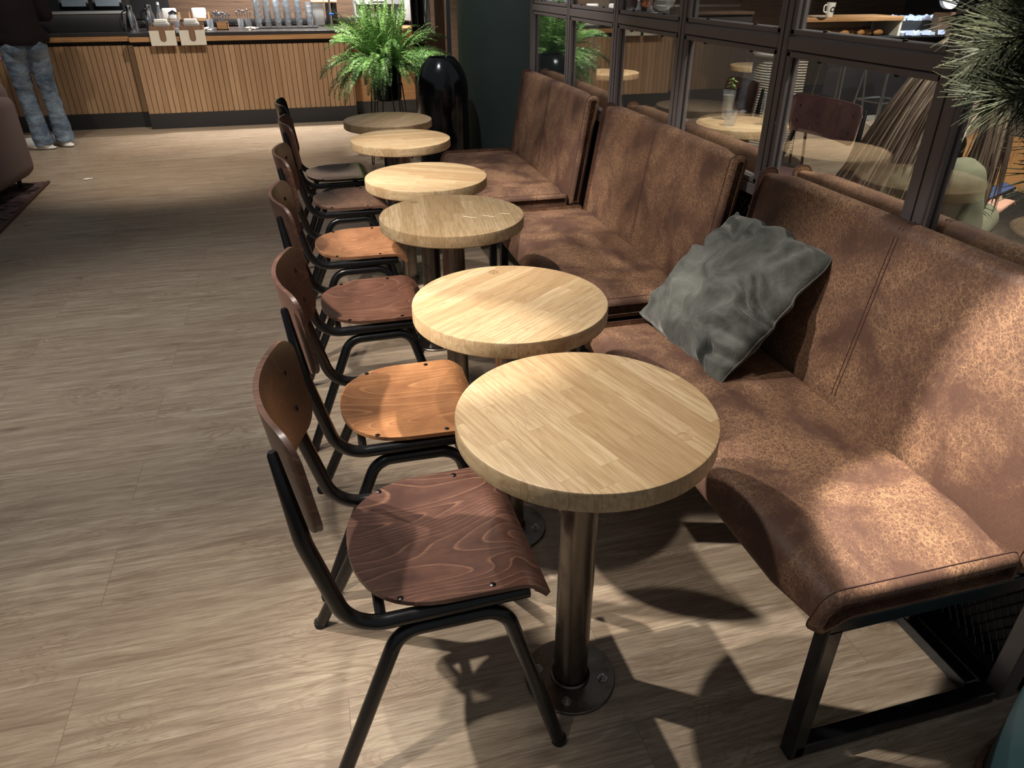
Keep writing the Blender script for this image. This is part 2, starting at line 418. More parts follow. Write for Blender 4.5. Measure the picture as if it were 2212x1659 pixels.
M['cream'] = plain('cream_board', srgb(214, 208, 192), .6, 0, .4, .1, 26)
M['column'] = plain('green_plaster', srgb(52, 62, 57), .6, 0, .4, .18, 6, .5)
M['binblack'] = plain('black_enamel', srgb(12, 12, 14), .16, 0, .6, .05)
M['fern'] = leaf_mat('fern_leaf', srgb(58, 104, 46), srgb(140, 178, 98), .38)
M['needle'] = leaf_mat('needle_leaf', srgb(26, 33, 17), srgb(62, 68, 36), .8)
M['stem'] = plain('plant_stem', srgb(78, 70, 40), .6)
M['soil'] = plain('potting_soil', srgb(40, 30, 24), .95, 0, .2, .4, 60, .6)
M['skin'] = plain('skin', srgb(214, 164, 140), .5, 0, .4, .06)
M['tool'] = plain('grey_machine', srgb(150, 150, 148), .4)
M['darkwall'] = plain('dark_wall_paint', srgb(58, 54, 52), .7, 0, .3, .1, 4)
M['screw'] = metal_mat('dark_screw', srgb(70, 68, 66), .3)

# ------------------------------------------------------------------ setting
def struct(name, mb, mat, parent=None, label=None):
    o = mb.build(name, mat, parent)
    if parent is None: o['kind'] = 'structure'
    return o
struct('floor', MB().span((-7, -2.5, -.05), (9.2, 10.6, 0)), M['floor'])
struct('wall_back', MB().span((-7, 10.6, 0), (9.2, 10.75, 3.4)), M['panelwood'])
struct('wall_right', MB().span((9.2, -2.5, 0), (9.35, 10.75, 3.4)), M['darkwall'])
struct('wall_left', MB().span((-7.15, -2.5, 0), (-7, 10.75, 3.4)), M['darkwall'])

XG = 1.41     # plane of the glazed partition
# ---- round green column, posts
o = struct('trim_1', MB().lathe([(0, 0), (.55, 0), (.55, 3.2), (0, 3.2)], (1.75, 6.0, 0), 96), M['column'])
tag(o, 'thick round column painted dark green behind the last bench', 'column')
o = struct('trim_2', MB().lathe([(0, 0), (.062, 0), (.062, 3.2), (0, 3.2)], (1.11, 7.5, 0), 24), M['binblack'])
tag(o, 'slim black round pole rising behind the fern', 'pole')

# ---- glazed partition: window_1
part = thing('window_1', 'black steel framed glazed partition behind the leather benches', 'window', (XG, 0, 0), kind='structure')
MY = [4.69, 4.01, 3.36, 2.715, 2.06, 1.405, .78]
RZ = [.86, 1.305, 2.0]          # rails
for i, y in enumerate(MY):
    w = .022 if i != 5 else .034
    mb = MB().box((0, y, 1.2), (.046, 2 * w, 2.4), .003, 1)
    post = mb.build('mullion', M['frame'], part)
    for sx in (-1, 1):
        MB().box((sx * .0232, y, 1.66), (.0016, .004, 1.46)).build('groove', M['groove'], post)
    for z in (1.08, 1.5): MB().lathe([(.006, 0), (.006, .003), (.004, .005), (0, .005)], (-.012, y - w, z), 10, Matrix.Rotation(PI / 2, 4, 'X')).build('screw', M['bolt'], post)
for z in RZ:
    for a, b in zip(MY, MY[1:]):
        MB().box((0, (a + b) / 2, z), (.044, abs(a - b) - .05, .036), .003, 1).build('rail', M['frame'], part)
for a, b in zip(MY, MY[1:]):
    y1, y0 = a - .024, b + .024
    for z0, z1 in ((RZ[0] + .018, RZ[1] - .018), (RZ[1] + .018, RZ[2] - .018)):
        MB().box((0, (y0 + y1) / 2, (z0 + z1) / 2), (.006, y1 - y0 - .004, z1 - z0 - .004)).build('pane', M['pane'], part, smooth=False)
        bd = MB(); t = .016
        for sx in (-1, 1):
            x = sx * .0115
            bd.box((x, (y0 + y1) / 2, z0 + t / 2 + .003), (.014, y1 - y0 - .004, t), .002, 1)
            bd.box((x, (y0 + y1) / 2, z1 - t / 2 - .003), (.014, y1 - y0 - .004, t), .002, 1)
            bd.box((x, y0 + t / 2 + .002, (z0 + z1) / 2), (.014, t, z1 - z0 - .008), .002, 1)
            bd.box((x, y1 - t / 2 - .002, (z0 + z1) / 2), (.014, t, z1 - z0 - .008), .002, 1)
        bead = bd.build('glazing_bead', M['frame'], part)
        for f in (.25, .75):
            for zz in ((z0 + t + .003, z1 - t - .003)):
                up = zz < (z0 + z1) / 2
                MB().lathe([(.0065, 0), (.0065, .003), (.004, .005), (0, .005)], (-.0125, y0 + (y1 - y0) * f, zz), 8,
                           Matrix() if up else Matrix.Rotation(PI, 4, 'X')).build('screw', M['groove'], bead)
# lower part: dark board with expanded mesh in front
MB().span((.012, .78, .10), (.022, 4.68, .84)).build('lower_panel', M['blackmat'], part)
MB().span((-.02, .77, .0), (.02, 4.68, .05), .003, 1).build('bottom_rail', M['black'], part)
em = MB()
ny, nz, cy, cz = 62, 20, .026, .040
for k in range(-nz, ny):
    pass
y_lo, y_hi, z_lo, z_hi = .79, 2.2, .06, .83
rows = int((z_hi - z_lo) / (cz / 2)); 
for r_ in range(rows):
    z0 = z_lo + r_ * cz / 2; ncol = int((y_hi - y_lo) / cy)
    for c_ in range(ncol):
        yy = y_lo + c_ * cy + (cy / 2 if r_ % 2 else 0)
        for sgn in (-1, 1):
            em.tube([(-.003, yy, z0), (-.0005, yy + sgn * cy * .5, z0 + cz / 2)], .0019, 4, False)
em.build('mesh_grille', M['black'], part, smooth=False)

# ------------------------------------------------------------------ benches
def prism_y(mb, prof, y0, y1, e=.020, steps=5):
    """closed x,z profile swept along y with rounded ends"""
    c = Vector((sum(p[0] for p in prof) / len(prof), sum(p[1] for p in prof) / len(prof)))
    n = len(prof)
    nor = []
    area = sum(prof[i][0] * prof[(i + 1) % n][1] - prof[(i + 1) % n][0] * prof[i][1] for i in range(n))
    sg = 1 if area > 0 else -1
    for i in range(n):
        a, b = Vector(prof[i - 1]), Vector(prof[(i + 1) % n]); d = (b - a)
        d = d.normalized() if d.length > 1e-9 else Vector((1, 0)); nor.append(Vector((d.y, -d.x)) * sg)
    def ring(y, off): return [(p[0] - nr.x * off, y, p[1] - nr.y * off) for p, nr in zip(prof, nor)]
    rings = []
    for k in range(steps + 1):
        a = PI / 2 * k / steps; rings.append(ring(y0 + e * (1 - math.sin(a)), e * (1 - math.cos(a))))
    m = 10
    for k in range(1, m): rings.append(ring(y0 + e + (y1 - y0 - 2 * e) * k / m, -.0015 * math.sin(PI * k / m)))
    for k in range(steps, -1, -1):
        a = PI / 2 * k / steps; rings.append(ring(y1 - e * (1 - math.sin(a)), e * (1 - math.cos(a))))
    mb.loft(rings)
    return mb
def f2(pts, rad, seg=6):
    n = len(pts); P = pts + [pts[0], pts[1]]; out = []
    for i in range(1, n + 1):
        q = fillet([(*P[i - 1], 0), (*P[i], 0), (*P[i + 1], 0)], [0, rad[i % n], 0], seg)
        out += [(p.x, p.y) for p in q[1:-1]]
    return out
SEAT_P = f2([(.803, .400), (.772, .425), (.800, .502), (1.241, .500), (1.241, .428), (.86, .428)], [.015, .02, .05, .022, .012, .05])
BACK_P = f2([(1.241, .440), (1.322, .965), (1.386, .965), (1.306, .440)], [.012, .030, .024, .008])
def bench(y0, y1, label, mirror=False, group=None):
    t = thing('upholstered_bench', label, 'bench', (XG if not mirror else XG, (y0 + y1) / 2, 0), PI if mirror else 0, group)
    h = (y1 - y0) / 2
    S = [(p[0] - XG, p[1]) for p in SEAT_P]; B = [(p[0] - XG, p[1]) for p in BACK_P]
    seat = prism_y(MB(), S, -h, h).build('seat_cushion', M['leather'], t, 50)
    back = prism_y(MB(), B, -h, h).build('back_cushion', M['leather'], t, 50)
    for par, prof in ((seat, S), (back, B)):
        for sg in (-1, 1):
            MB().tube([(q[0], sg * (h - .019), q[1]) for q in prof], .0017, 5, closed=True).build('piping', M['seam'], par)
    fx = lambda z: 1.241 + (z - .440) / .525 * .081 - XG
    for dy in (-.006, .006):
        sm = MB(); sm.tube([(fx(z) - .0018, dy, z) for z in (.51, .6, .7, .8, .9, .935)] + [(fx(.95) + .004, dy, .956), (fx(.965) + .022, dy, .9665), (fx(.965) + .045, dy, .9665)], .0013, 5)
        sm.build('seam', M['seam'], back)
    for sg in (-1, 1):
        yy = sg * (h - .028)
        f = MB(); w = .036; w2 = w / 2
        f.box((.842 - XG, yy, .20), (w, w, .40), .003, 1)
        f.box((1.09 - XG, yy, .408 - w2 + .018), (.53, w, w), .003, 1)
        f.box((1.10 - XG, yy, w2 + .004), (.53, w, w), .003, 1)
        MB().box((1.335 - XG, sg * (h - .26), .24), (w, w, .40), .003, 1).build('rear_post', M['black'], t)
        f.build('end_frame', M['black'], t)
    MB().box((1.335 - XG, 0, .022), (.036, 2 * h - .1, .036), .003, 1).build('floor_rail', M['black'], t)
    MB().box((1.20 - XG, 0, .41), (.036, 2 * h - .1, .036), .003, 1).build('seat_rail', M['black'], t)
    for sg in (-1, 1): MB().lathe([(.012, 0), (.012, .004), (0, .004)], (.842 - XG, sg * (h - .028), 0), 12).build('foot_pad', M['blackmat'], t)
    return t
bench(.745, 1.978, 'brown leather bench in front with the grey cushion on it')
bench(2.12, 3.295, 'middle brown leather bench, between the cushion bench and the one by the column')
bench(3.472, 4.66, 'farthest brown leather bench with its end against the green column')
bench(.745, 1.978, 'brown leather bench behind the glass that the long-haired person sits on', True)
bench(2.12, 3.295, 'brown leather bench behind the glass, backing onto the middle bench', True)
bench(3.472, 4.66, 'brown leather bench behind the glass, backing onto the farthest bench', True)

# ------------------------------------------------------------------ tables
def table(x, y, rz, label, mark=None, r=.25, h=.7585, group='round café tables', mat=None, pole=.04):
    t = thing('round_table', label, 'table', (x, y, 0), rz, group)
    th = .042; b = .004
    MB().lathe([(0, h - th), (r - b, h - th), (r, h - th + b), (r, h - b * 1.2), (r - b * .35, h - b * .35), (r - b * 1.2, h), (0, h)], n=96).build('tabletop', mat or M['block'], t, 30)
    p = MB().lathe([(0, .008), (pole, .008), (pole, h - th - .008), (0, h - th - .008)], n=32).build('pole', M['steel'], t)
    w = MB(); w.tube([((pole + .003) * math.cos(a), (pole + .003) * math.sin(a), .0115) for a in [2 * PI * k / 24 for k in range(24)]], .005, 6, closed=True)
    w.build('weld_bead', M['steel'], p)
    MB().lathe([(0, h - th - .008), (.1, h - th - .008), (.1, h - th), (0, h - th)], n=32).build('top_plate', M['blackmat'], t)
    bp = MB().lathe([(0, 0), (.106, 0), (.108, .002), (.108, .007), (.106, .009), (0, .009)], n=64).build('base_plate', M['steel'], t)
    for k in range(4):
        a = PI / 4 + k * PI / 2 + .35 - rz
        MB().lathe([(.0125, .009), (.0125, .011), (.008, .011), (.008, .018), (.0045, .018), (.0045, .024), (0, .024)], (.078 * math.cos(a), .078 * math.sin(a), 0), 6).build('bolt', M['bolt'], bp)
    if mark:
        d = Matrix.Rotation(-rz, 3, 'Z') @ Vector((mark[0] - x, mark[1] - y, 0)); z = h + .0003
        m = MB()
        for r0, r1 in ((.0112, .0138), (.0078, .0088)):
            t2 = bmesh.new(); n = 40
            A = [t2.verts.new((d.x + r1 * math.cos(2 * PI * i / n), d.y + r1 * math.sin(2 * PI * i / n), z)) for i in range(n)]
            B = [t2.verts.new((d.x + r0 * math.cos(2 * PI * i / n), d.y + r0 * math.sin(2 * PI * i / n), z)) for i in range(n)]
            for i in range(n): t2.faces.new((A[i], A[(i + 1) % n], B[(i + 1) % n], B[i]))
            m.merge(t2)
        t2 = bmesh.new(); n = 16   # little lens shape in the ring
        vs = [t2.verts.new((d.x +   .0058 * math.cos(2 * PI * i / n), d.y + .0026 * math.sin(2 * PI * i / n), z)) for i in range(n)]; t2.faces.new(vs); m.merge(t2)
        m.build('branded_mark', M['markbrown' if y in (1.642, 2.423) else 'markpale'], t, smooth=False)
    return t
M['markpale'] = plain('faint_burnt_mark', srgb(170, 136, 100), .6)
M['markbrown'] = plain('burnt_mark', srgb(132, 102, 72), .6)
TX = .4384
table(TX, 1.084, R(-73), 'nearest round oak café table, standing over the dark seat at the front', (.58, .958))
table(TX, 1.642, R(36), 'second round oak café table from the front, beside the grey cushion', (.444, 1.841))
table(TX, 2.423, R(84), 'round oak café table third from the front, with pale scratches on its top', (.334, 2.599))
table(TX, 2.980, R(-30), 'round oak café table fourth from the front, brightly lit', (.677, 3.002))
table(TX, 3.781, R(4), 'round oak café table second from the fern', (.62, 3.812))
table(TX, 4.344, R(60), 'last round oak café table, dim, in front of the fern stand')
# scratches on the third table top
s = MB(); pts = []
x_, y_ = .47, 2.36
for k in range(14): pts.append((.455 + k * .0135, 2.372 + .012 * math.sin(k * 1.3) - k * .0012 + (.02 if k > 9 else 0) * (k - 9) * .3, .7588))
s.tube(pts, .0011, 4)
o = s.build('spilled_streak', plain('dried_milk', srgb(232, 214, 180), .5)); tag(o, 'pale dried streak across the third table top', 'stain')

# ------------------------------------------------------------------ chairs
def sheet(mb, top, bot):
    """closed sheet out of two grids of points"""
    t = bmesh.new(); n, m = len(top), len(top[0])
    A = [[t.verts.new(p) for p in row] for row in top]; B = [[t.verts.new(p) for p in row] for row in bot]
    for i in range(n - 1):
        for j in range(m - 1):
            t.faces.new((A[i][j], A[i][j + 1], A[i + 1][j + 1], A[i + 1][j])); t.faces.new((B[i][j], B[i + 1][j], B[i + 1][j + 1], B[i][j + 1]))
    edge = [(i, 0) for i in range(n)] + [(n - 1, j) for j in range(1, m)] + [(i, m - 1) for i in range(n - 2, -1, -1)] + [(0, j) for j in range(m - 2, 0, -1)]
    for (a, b), (c, d) in zip(edge, edge[1:] + edge[:1]): t.faces.new((A[a][b], A[c][d], B[c][d], B[a][b]))
    bmesh.ops.recalc_face_normals(t, faces=t.faces[:]); mb.merge(t); return mb
def chair(x, y, rz, label, seat_m, back_m, group='café chairs along the tables', wide=1.0, backless_arc=1.0):
    t = thing('cafe_chair', label, 'chair', (x, y, 0), rz, group)
    W2 = .200 * wide
    # seat
    xs = [.19 * (1 - math.cos(PI / 2 * k / 12)) for k in range(13)] + [.19 + (.385 - .19) * k / 14 for k in range(1, 15)]
    def hw(x_):
        if x_ < .19: return max(.012, W2 * .985 * (1 - ((.19 - x_) / .19) ** 2.35) ** (1 / 2.35))
        w = W2 * (.985 + .015 * min(1, (x_ - .19) / .15))
        return w
    def sz(x_, y_):
        v = abs(y_) / W2
        z = .456 - .016 * max(0, 1 - ((x_ - .17) / .16) ** 2) * (1 - v ** 2) + .004 * (1 - x_ / .385)
        if x_ > .315: z -= ((x_ - .315) / .07) ** 2 * .034
        return z
    def sx(x_): return x_ if x_ < .315 else .315 + (x_ - .315) * .86
    m = 22; top, bot = [], []
    for x_ in xs:
        w = hw(x_); row = [w * (-1 + 2 * j / m) for j in range(m + 1)]
        top.append([(sx(x_), q, sz(x_, q)) for q in row]); bot.append([(sx(x_) - (.008 if x_ > .35 else 0), q * .995, sz(x_, q) - .0115) for q in row])
    seat = sheet(MB(), top, bot).build('seat', seat_m, t, 40)
    scr = [(.085, .168), (.262, .182)]
    for a, b in scr:
        for sg in (-1, 1):
            MB().lathe([(.0065, 0), (.006, .002), (.003, .0035), (0, .0035)], (a, sg * b * wide, sz(a, b * wide) - .0005), 12).build('screw', M['screw'], seat)
    # backrest
    zb, zt = .653, .861
    def bx(y_, z_): return -.094 + .056 * (abs(y_) / W2) ** 2.0 - .12 * (z_ - .76)
    def bw(z_):
        c = .045; d = min(z_ - zb, zt - z_)
        return W2 - (c - math.sqrt(max(0, c * c - (c - d) ** 2)) if d < c else 0)
    zs = [zb + .045 * (1 - math.cos(PI / 2 * k / 6)) for k in range(7)] + [zb + .045 + (zt - zb - .09) * k / 6 for k in range(1, 6)] + [zt - .045 * (1 - math.sin(PI / 2 * k / 6)) for k in range(7)]
    fr, bk = [], []
    for z_ in zs:
        w = bw(z_); row = [w * (-1 + 2 * j / 20) for j in range(21)]
        fr.append([(bx(q, z_), q, z_) for q in row]); bk.append([(bx(q, z_) - .0105, q * 1.0, z_) for q in row])
    back = sheet(MB(), fr, bk).build('backrest', back_m, t, 40)
    for sg in (-1, 1):
        for z_ in (.715, .800):
            yy = sg * .150 * wide
            MB().lathe([(.0065, 0), (.006, .002), (.003, .0035), (0, .0035)], (bx(yy, z_), yy, z_), 12, Matrix.Rotation(PI / 2, 4, 'Y')).build('screw', M['screw'], back)
    yo = .186 * wide
    for sg in (-1, 1):
        rt = .0155
        # tube behind the backrest, bending forward under the seat
        pth = fillet([(bx(.175, .825) - .030, sg * (yo - .014), .825), (bx(.175, .66) - .028, sg * (yo - .004), .645), (-.012, sg * yo, .4245), (.335, sg * (yo - .004), .4225)], [0, .25, .085, 0], 9)
        rr = [.009] + [rt] * (len(pth) - 1); pth = [pth[0] + (pth[0] - pth[1]).normalized() * .006] + pth; rr = [.006] + rr; rr[2:] = [rt] * (len(rr) - 2)
        MB().tube(pth, rr, 14).build('back_tube', M['black'], t)
        for fx, xb, xm in ((.392, .285, .19), (-.098, .075, .19)):
            foot = (fx, sg * (yo + .055), .004); bend = (xb, sg * yo, .3915); mid = (xm, sg * yo, .3915)
            lg = MB().tube(fillet([foot, bend, mid], .062, 8), rt, 14).build('leg', M['black'], t)
            MB().lathe([(.0165, 0), (.017, .012), (.016, .016), (0, .016)], (foot[0], foot[1], 0), 12).build('glide', M['blackmat'], lg)
    for cx_ in (.045, .275):
        MB().tube([(cx_, -yo + .004, .4195), (cx_, yo - .004, .4195)], .011, 10).build('crossbar', M['black'], t)
    return t
def ply(n, d, m_, l, seed, rough=.34, freq=34): return ply_mat('stained_plywood_' + n, srgb(*d), srgb(*m_), srgb(*l), rough, seed, freq)
p1 = ply('russet', (64, 43, 37), (100, 69, 57), (146, 108, 86), 0.3, .3, 40)
p1b = ply('russet_back', (60, 42, 35), (92, 64, 50), (118, 84, 64), 1.3)
p2 = ply('honey', (138, 92, 60), (182, 128, 84), (206, 154, 106), 2.1, .36)
p2b = ply('brown_back', (62, 42, 35), (92, 64, 53), (116, 84, 68), 3.3)
p3 = ply('chestnut', (104, 68, 54), (142, 98, 78), (166, 122, 98), 4.2)
p4 = ply('amber', (126, 84, 58), (166, 116, 80), (190, 142, 102), 5.4)
p5 = ply('cocoa', (92, 66, 54), (130, 96, 78), (156, 120, 98), 6.1)
p6 = ply('ebony', (14, 13, 13), (25, 23, 22), (36, 33, 31), 7.7, .2)
CH = [(-.037, 1.165, 1.0, 'front café chair with a dark russet seat and black tube frame', p1, p1b),
      (-.017, 1.735, -.5, 'café chair with the palest honey-coloured seat, second from the front', p2, p2b),
      (-.041, 2.465, 1.5, 'café chair with a reddish chestnut seat, third from the front', p3, p2b),
      (-.042, 3.125, 0, 'café chair with an amber seat, beside the table with pale scratches', p4, p1b),
      (-.030, 3.86, 1, 'café chair with a cocoa brown seat, second from the far end', p5, p2b),
      (-.055, 4.45, 2, 'farthest café chair with an almost black seat', p6, p6)]
for x, y, a, lb, s_, b_ in CH: chair(x, y, R(a), lb, s_, b_)

# ------------------------------------------------------------------ grey cushion
def cushion():
    t = thing('throw_cushion', 'crumpled dark grey suede cushion leaning on the front bench', 'cushion', (1.145, 1.765, .66))
    n = 90; top, bot = [], []
    rnd = random.Random(3)
    A = Vector((.285, .03, .295)); A.normalize()           # up along the bench back
    Bv = Vector((0.03, -1, 0)).normalized(); N = A.cross(Bv).normalized()
    if N.x > 0: N = -N
    hs = .240; ha = .222
    from mathutils import noise as nz
    CREASES = [(.95, -.15, .35, .05, .05, .022), (.98, -.02, .55, .30, .045, .018), (.9, -.5, .45, -.55, .06, .020), (.98, -.72, .55, -.78, .05, .018), (.7, -.98, .55, -.55, .05, .018), (-.7, .75, -.1, .45, .07, .016), (-.95, .35, -.5, .25, .06, .016), (-.2, .98, .1, .60, .06, .014), (.2, -.3, -.4, -.1, .12, .010), (.75, .9, .65, .45, .05, .014)]
    def P(u, v, side):
        # pinched corners, puffed middle
        k = 1 - .13 * (1 - abs(v) ** 2.2) * abs(u) ** 2; l = 1 - .13 * (1 - abs(u) ** 2.2) * abs(v) ** 2
        th = .085 * (max(0, 1 - abs(u) ** 2.6) * max(0, 1 - abs(v) ** 2.6)) ** .55
        q = Vector((u * 2.2, v * 2.2, side * 3.0))
        wr = .022 * (nz.noise(q * 1.7) ) + .010 * nz.ridged_multi_fractal(q * 1.3, 1, 2, 3, 1, 2) * .6
        wr *= min(1, th / .03)
        cr = 0
        for (a0, b0, a1, b1, wd, am) in CREASES:
            dx, dy = a1 - a0, b1 - b0; tt_ = max(0, min(1, ((u - a0) * dx + (v - b0) * dy) / (dx * dx + dy * dy)))
            dd = math.hypot(u - a0 - dx * tt_, v - b0 - dy * tt_); fade = math.sin(PI * min(1, max(0, .15 + tt_ * .85))) ** .5
            cr += am * fade * (math.exp(-(dd / wd) ** 2) - .5 * math.exp(-((dd - 1.8 * wd) / wd) ** 2))
        wr -= cr * (1 if side > 0 else 0)
        edge = .014 * nz.noise(Vector((u * 3, v * 3, 9)))
        return Bv * (u * hs * l + edge) + A * (v * ha * k + edge) + N * (side * (th + wr * .9) + .012 * math.sin(u * 2.1 + .5) * v)
    for i in range(n + 1):
        u = -1 + 2 * i / n; top.append([P(u, -1 + 2 * j / n, 1) for j in range(n + 1)]); bot.append([P(u, -1 + 2 * j / n, -.55) - N * .003 for j in range(n + 1)])
    c = sheet(MB(), top, bot).build('cushion_cover', M['suede'], t, 70)
    ed = MB(); loop = [P(-1, -1 + 2 * j / n, 0) for j in range(n + 1)] + [P(-1 + 2 * j / n, 1, 0) for j in range(1, n + 1)] + [P(1, 1 - 2 * j / n, 0) for j in range(1, n + 1)] + [P(1 - 2 * j / n, -1, 0) for j in range(1, n)]
    ed.tube(loop, .0028, 6, closed=True); ed.build('edge_seam', M['suede'], c)
cushion()

# ------------------------------------------------------------------ counter
def counter(name, label, x0, x1, yf, yb):
    t = thing(name, label, 'counter', ((x0 + x1) / 2, yf, 0)); h = (x1 - x0) / 2; d = yb - yf
    MB().span((-h, .02, .16), (h, d, .86)).build('carcass', M['panelwood'], t)
    MB().span((-h, -.012, 0), (h, d, .155), .002, 1).build('kick_board', M['kick'], t)
    sl = MB(); p = .055; k = 0; x = -h
    while x < h - .01:
        w = min(p, h - x); sl.span((x + .0022, 0, .155), (x + w - .0022, .022, .822), .003, 1); x += p
    sl.build('slatted_front', M['slat'], t)
    MB().span((-h, .012, .822), (h, .05, .862)).build('shadow_gap', M['blackmat'], t)
    MB().span((-h - .012, -.05, .862), (h, d, .912), .002, 1).build('oak_band', M['oakband'], t)
    return t
counter('service_counter', 'long oak slatted counter section that stands forward, under the napkin holders', -1.655, .56, 8.93, 9.75)
counter('service_counter', 'oak slatted counter section set back at the left, behind the standing person', -4.6, -1.67, 9.10, 9.75)
o = MB().span((-1.67, 8.875, .913), (.565, 9.76, .945), .002, 1).build('worktop', M['darktop']); tag(o, 'dark worktop on the forward counter section, carrying the stacked glasses', 'worktop')
o = MB().span((-4.62, 9.045, .913), (-1.672, 9.76, .945), .002, 1).build('worktop', M['darktop']); tag(o, 'dark worktop on the set-back counter section, under the dark display case', 'worktop')
o = thing('counter_cabinet', 'plain brown wooden counter end set back behind the fern', 'cabinet', (.95, 9.25, 0))
MB().span((-.38, 0, .15), (.40, .5, .90)).build('panel', M['oakband'], o); MB().span((-.38, -.01, 0), (.40, .5, .15)).build('kick_board', M['kick'], o)
MB().span((-.38, -.02, .90), (.42, .5, .93), .002).build('top', M['oakband'], o)
# back counter with shelf
o = thing('back_counter', 'dark back counter along the wall behind the baristas', 'counter', (-1, 10.2, 0))
MB().span((-5, 0, 0), (2.6, .38, .96)).build('body', M['blackmat'], o); MB().span((-5, -.02, .96), (2.6, .39, .985)).build('top', M['blackmat'], o)
MB().span((-5, -.026, .935), (2.6, -.02, .955)).build('steel_trim', M['chrome'], o)
o = MB().span((-7 + .02, 10.56, 1.0), (-1.45, 10.595, 2.4)).build('splashback', M['kick']); tag(o, 'dark splashback panel on the back wall at the left', 'panel')

CT = .946
# dark display case on the left counter
o = thing('display_case', 'low black box case on the set-back counter, beside the standing person', 'case', (-2.6, 9.35, CT))
MB().span((-.75, -.12, 0), (.86, .3, .165), .006, 2).build('body', M['kick'], o); MB().span((-.76, -.13, .165), (.87, .31, .178), .003).build('lid', M['tool'], o)
# behind it: espresso group with bright window slots
o = thing('glass_door_fridge', 'black fridge with glass doors and bright shelves behind the dark case', 'fridge', (-2.55, 10.0, 0))
MB().span((-.75, -.05, 0), (.75, .15, 1.6), .01).build('body', M['blackmat'], o)
for k in (0, 1):
    d = MB().span((.06 + k * .34, -.062, 1.13), (.36 + k * .34, -.05, 1.5), .002).build('door', M['chrome'], o)
    MB().span((.09 + k * .34, -.066, 1.16), (.33 + k * .34, -.062, 1.47)).build('glass', plain('cold_glass', srgb(150, 165, 175), .2), d)

# carafes
for i, (x, y) in enumerate(((-1.652, 9.15), (-1.49, 9.30))):
    o = thing('vacuum_carafe', ['steel vacuum carafe at the left end of the forward counter', 'steel vacuum carafe just left of the napkin holders'][i], 'carafe', (x, y, CT), 0, 'steel carafes')
    b_ = MB().lathe([(0, 0), (.056, 0), (.058, .006), (.054, .08), (.042, .15), (.030, .19), (.028, .205), (0, .205)], n=28).build('body', M['chrome'], o)
    MB().lathe([(0, .205), (.031, .205), (.033, .225), (.028, .246), (0, .248)], n=24).build('lid', M['chrome'], o)
    MB().tube(fillet([(-.052, 0, .06), (-.085, 0, .10), (-.075, 0, .18), (-.03, 0, .20)], .02), .006, 8).build('handle', M['black'], o)
# napkin holders hanging on the counter front
def u_panel(mb, w, z0, z1, y, th, uw, uz):
    # plate with a U cutout from the top
    n = 10; out = [(-w / 2, z0), (w / 2, z0), (w / 2, z1), (uw / 2, z1)]
    out += [(uw / 2 * math.cos(PI * k / n), uz + uw / 2 - uw / 2 * math.sin(PI * k / n)) for k in range(n + 1)] + [(-uw / 2, z1), (-w / 2, z1)]
    t = bmesh.new(); A = [t.verts.new((x, y, z)) for x, z in out]; f = t.faces.new(A)
    r = bmesh.ops.extrude_face_region(t, geom=[f])
    for v in r['geom']:
        if isinstance(v, bmesh.types.BMVert): v.co.y += th
    bmesh.ops.recalc_face_normals(t, faces=t.faces[:]); bmesh.ops.triangulate(t, faces=t.faces[:]); mb.merge(t); return mb
def napkin_holder(x, y, z, label, rz=0, group='napkin holders'):
    o = thing('napkin_holder', label, 'napkin holder', (x, y, z), rz, group)
    b_ = MB(); w = .235
    b_.span((-w / 2, -.005, -.115), (w / 2, .012, .06)).span((-w / 2, .10, .0), (w / 2, .112, .09)).span((-w / 2, .0, .0), (-w / 2 + .012, .11, .06)).span((w / 2 - .012, .0, .0), (w / 2, .11, .06)).span((-w / 2, .0, .0), (w / 2, .11, .01))
    b_.build('box', M['walnut'], o)
    u_panel(MB(), w + .012, -.118, .022, -.016, .010, .062, -.085).build('front_plate', M['cream'], o, smooth=False)
    MB().box((0, .055, .075), (.16, .075, .05), .02, 3).build('lid', M['tool'], o)
    MB().box((0, .055, .108), (.125, .06, .035), .010, 3).build('napkin_stack', M['white'], o)
    return o
napkin_holder(-1.335, 8.86, CT, 'left one of the two wooden napkin holders hanging on the counter edge')
napkin_holder(-1.048, 8.86, CT, 'right one of the two wooden napkin holders hanging on the counter edge')
for i, x in enumerate((-1.43, -1.10)):  # solid boxes built in place of the napkin holders' reflections
    o = thing('napkin_box', ['white napkin stack in a pale wooden box at the left of the back counter', 'white napkin stack in a pale wooden box at the right of the back counter'][i], 'napkin box', (x, 10.33, .986), 0, 'napkin boxes on the back counter')
    MB().span((-.11, -.05, 0), (.11, .05, .012)).span((-.11, -.05, 0), (-.10, .05, .09)).span((.10, -.05, 0), (.11, .05, .09)).build('box', M['oakband'], o)
    MB().box((0, 0, .075), (.16, .08, .12), .02, 3).build('napkin_stack', M['white'], o)
# bottle and jar
o = thing('glass_bottle', 'clear glass bottle with a pale stopper behind the carafes', 'bottle', (-1.42, 9.52, CT))
MB().lathe([(0, 0), (.038, 0), (.04, .01), (.038, .13), (.016, .19), (.014, .235), (0, .235)], n=24).build('bottle_body', M['glass'], o); MB().lathe([(0, .235), (.016, .235), (.014, .26), (0, .262)], n=16).build('stopper', M['white'], o)
o = thing('glass_jar', 'lidded glass jar standing behind the left napkin holder', 'jar', (-1.27, 9.42, CT))
MB().lathe([(0, 0), (.05, 0), (.055, .02), (.055, .12), (.045, .145), (0, .145)], n=24).build('jar_body', M['glass'], o); MB().lathe([(0, .145), (.047, .145), (.047, .165), (.012, .18), (0, .19)], n=24).build('lid', M['chrome'], o)
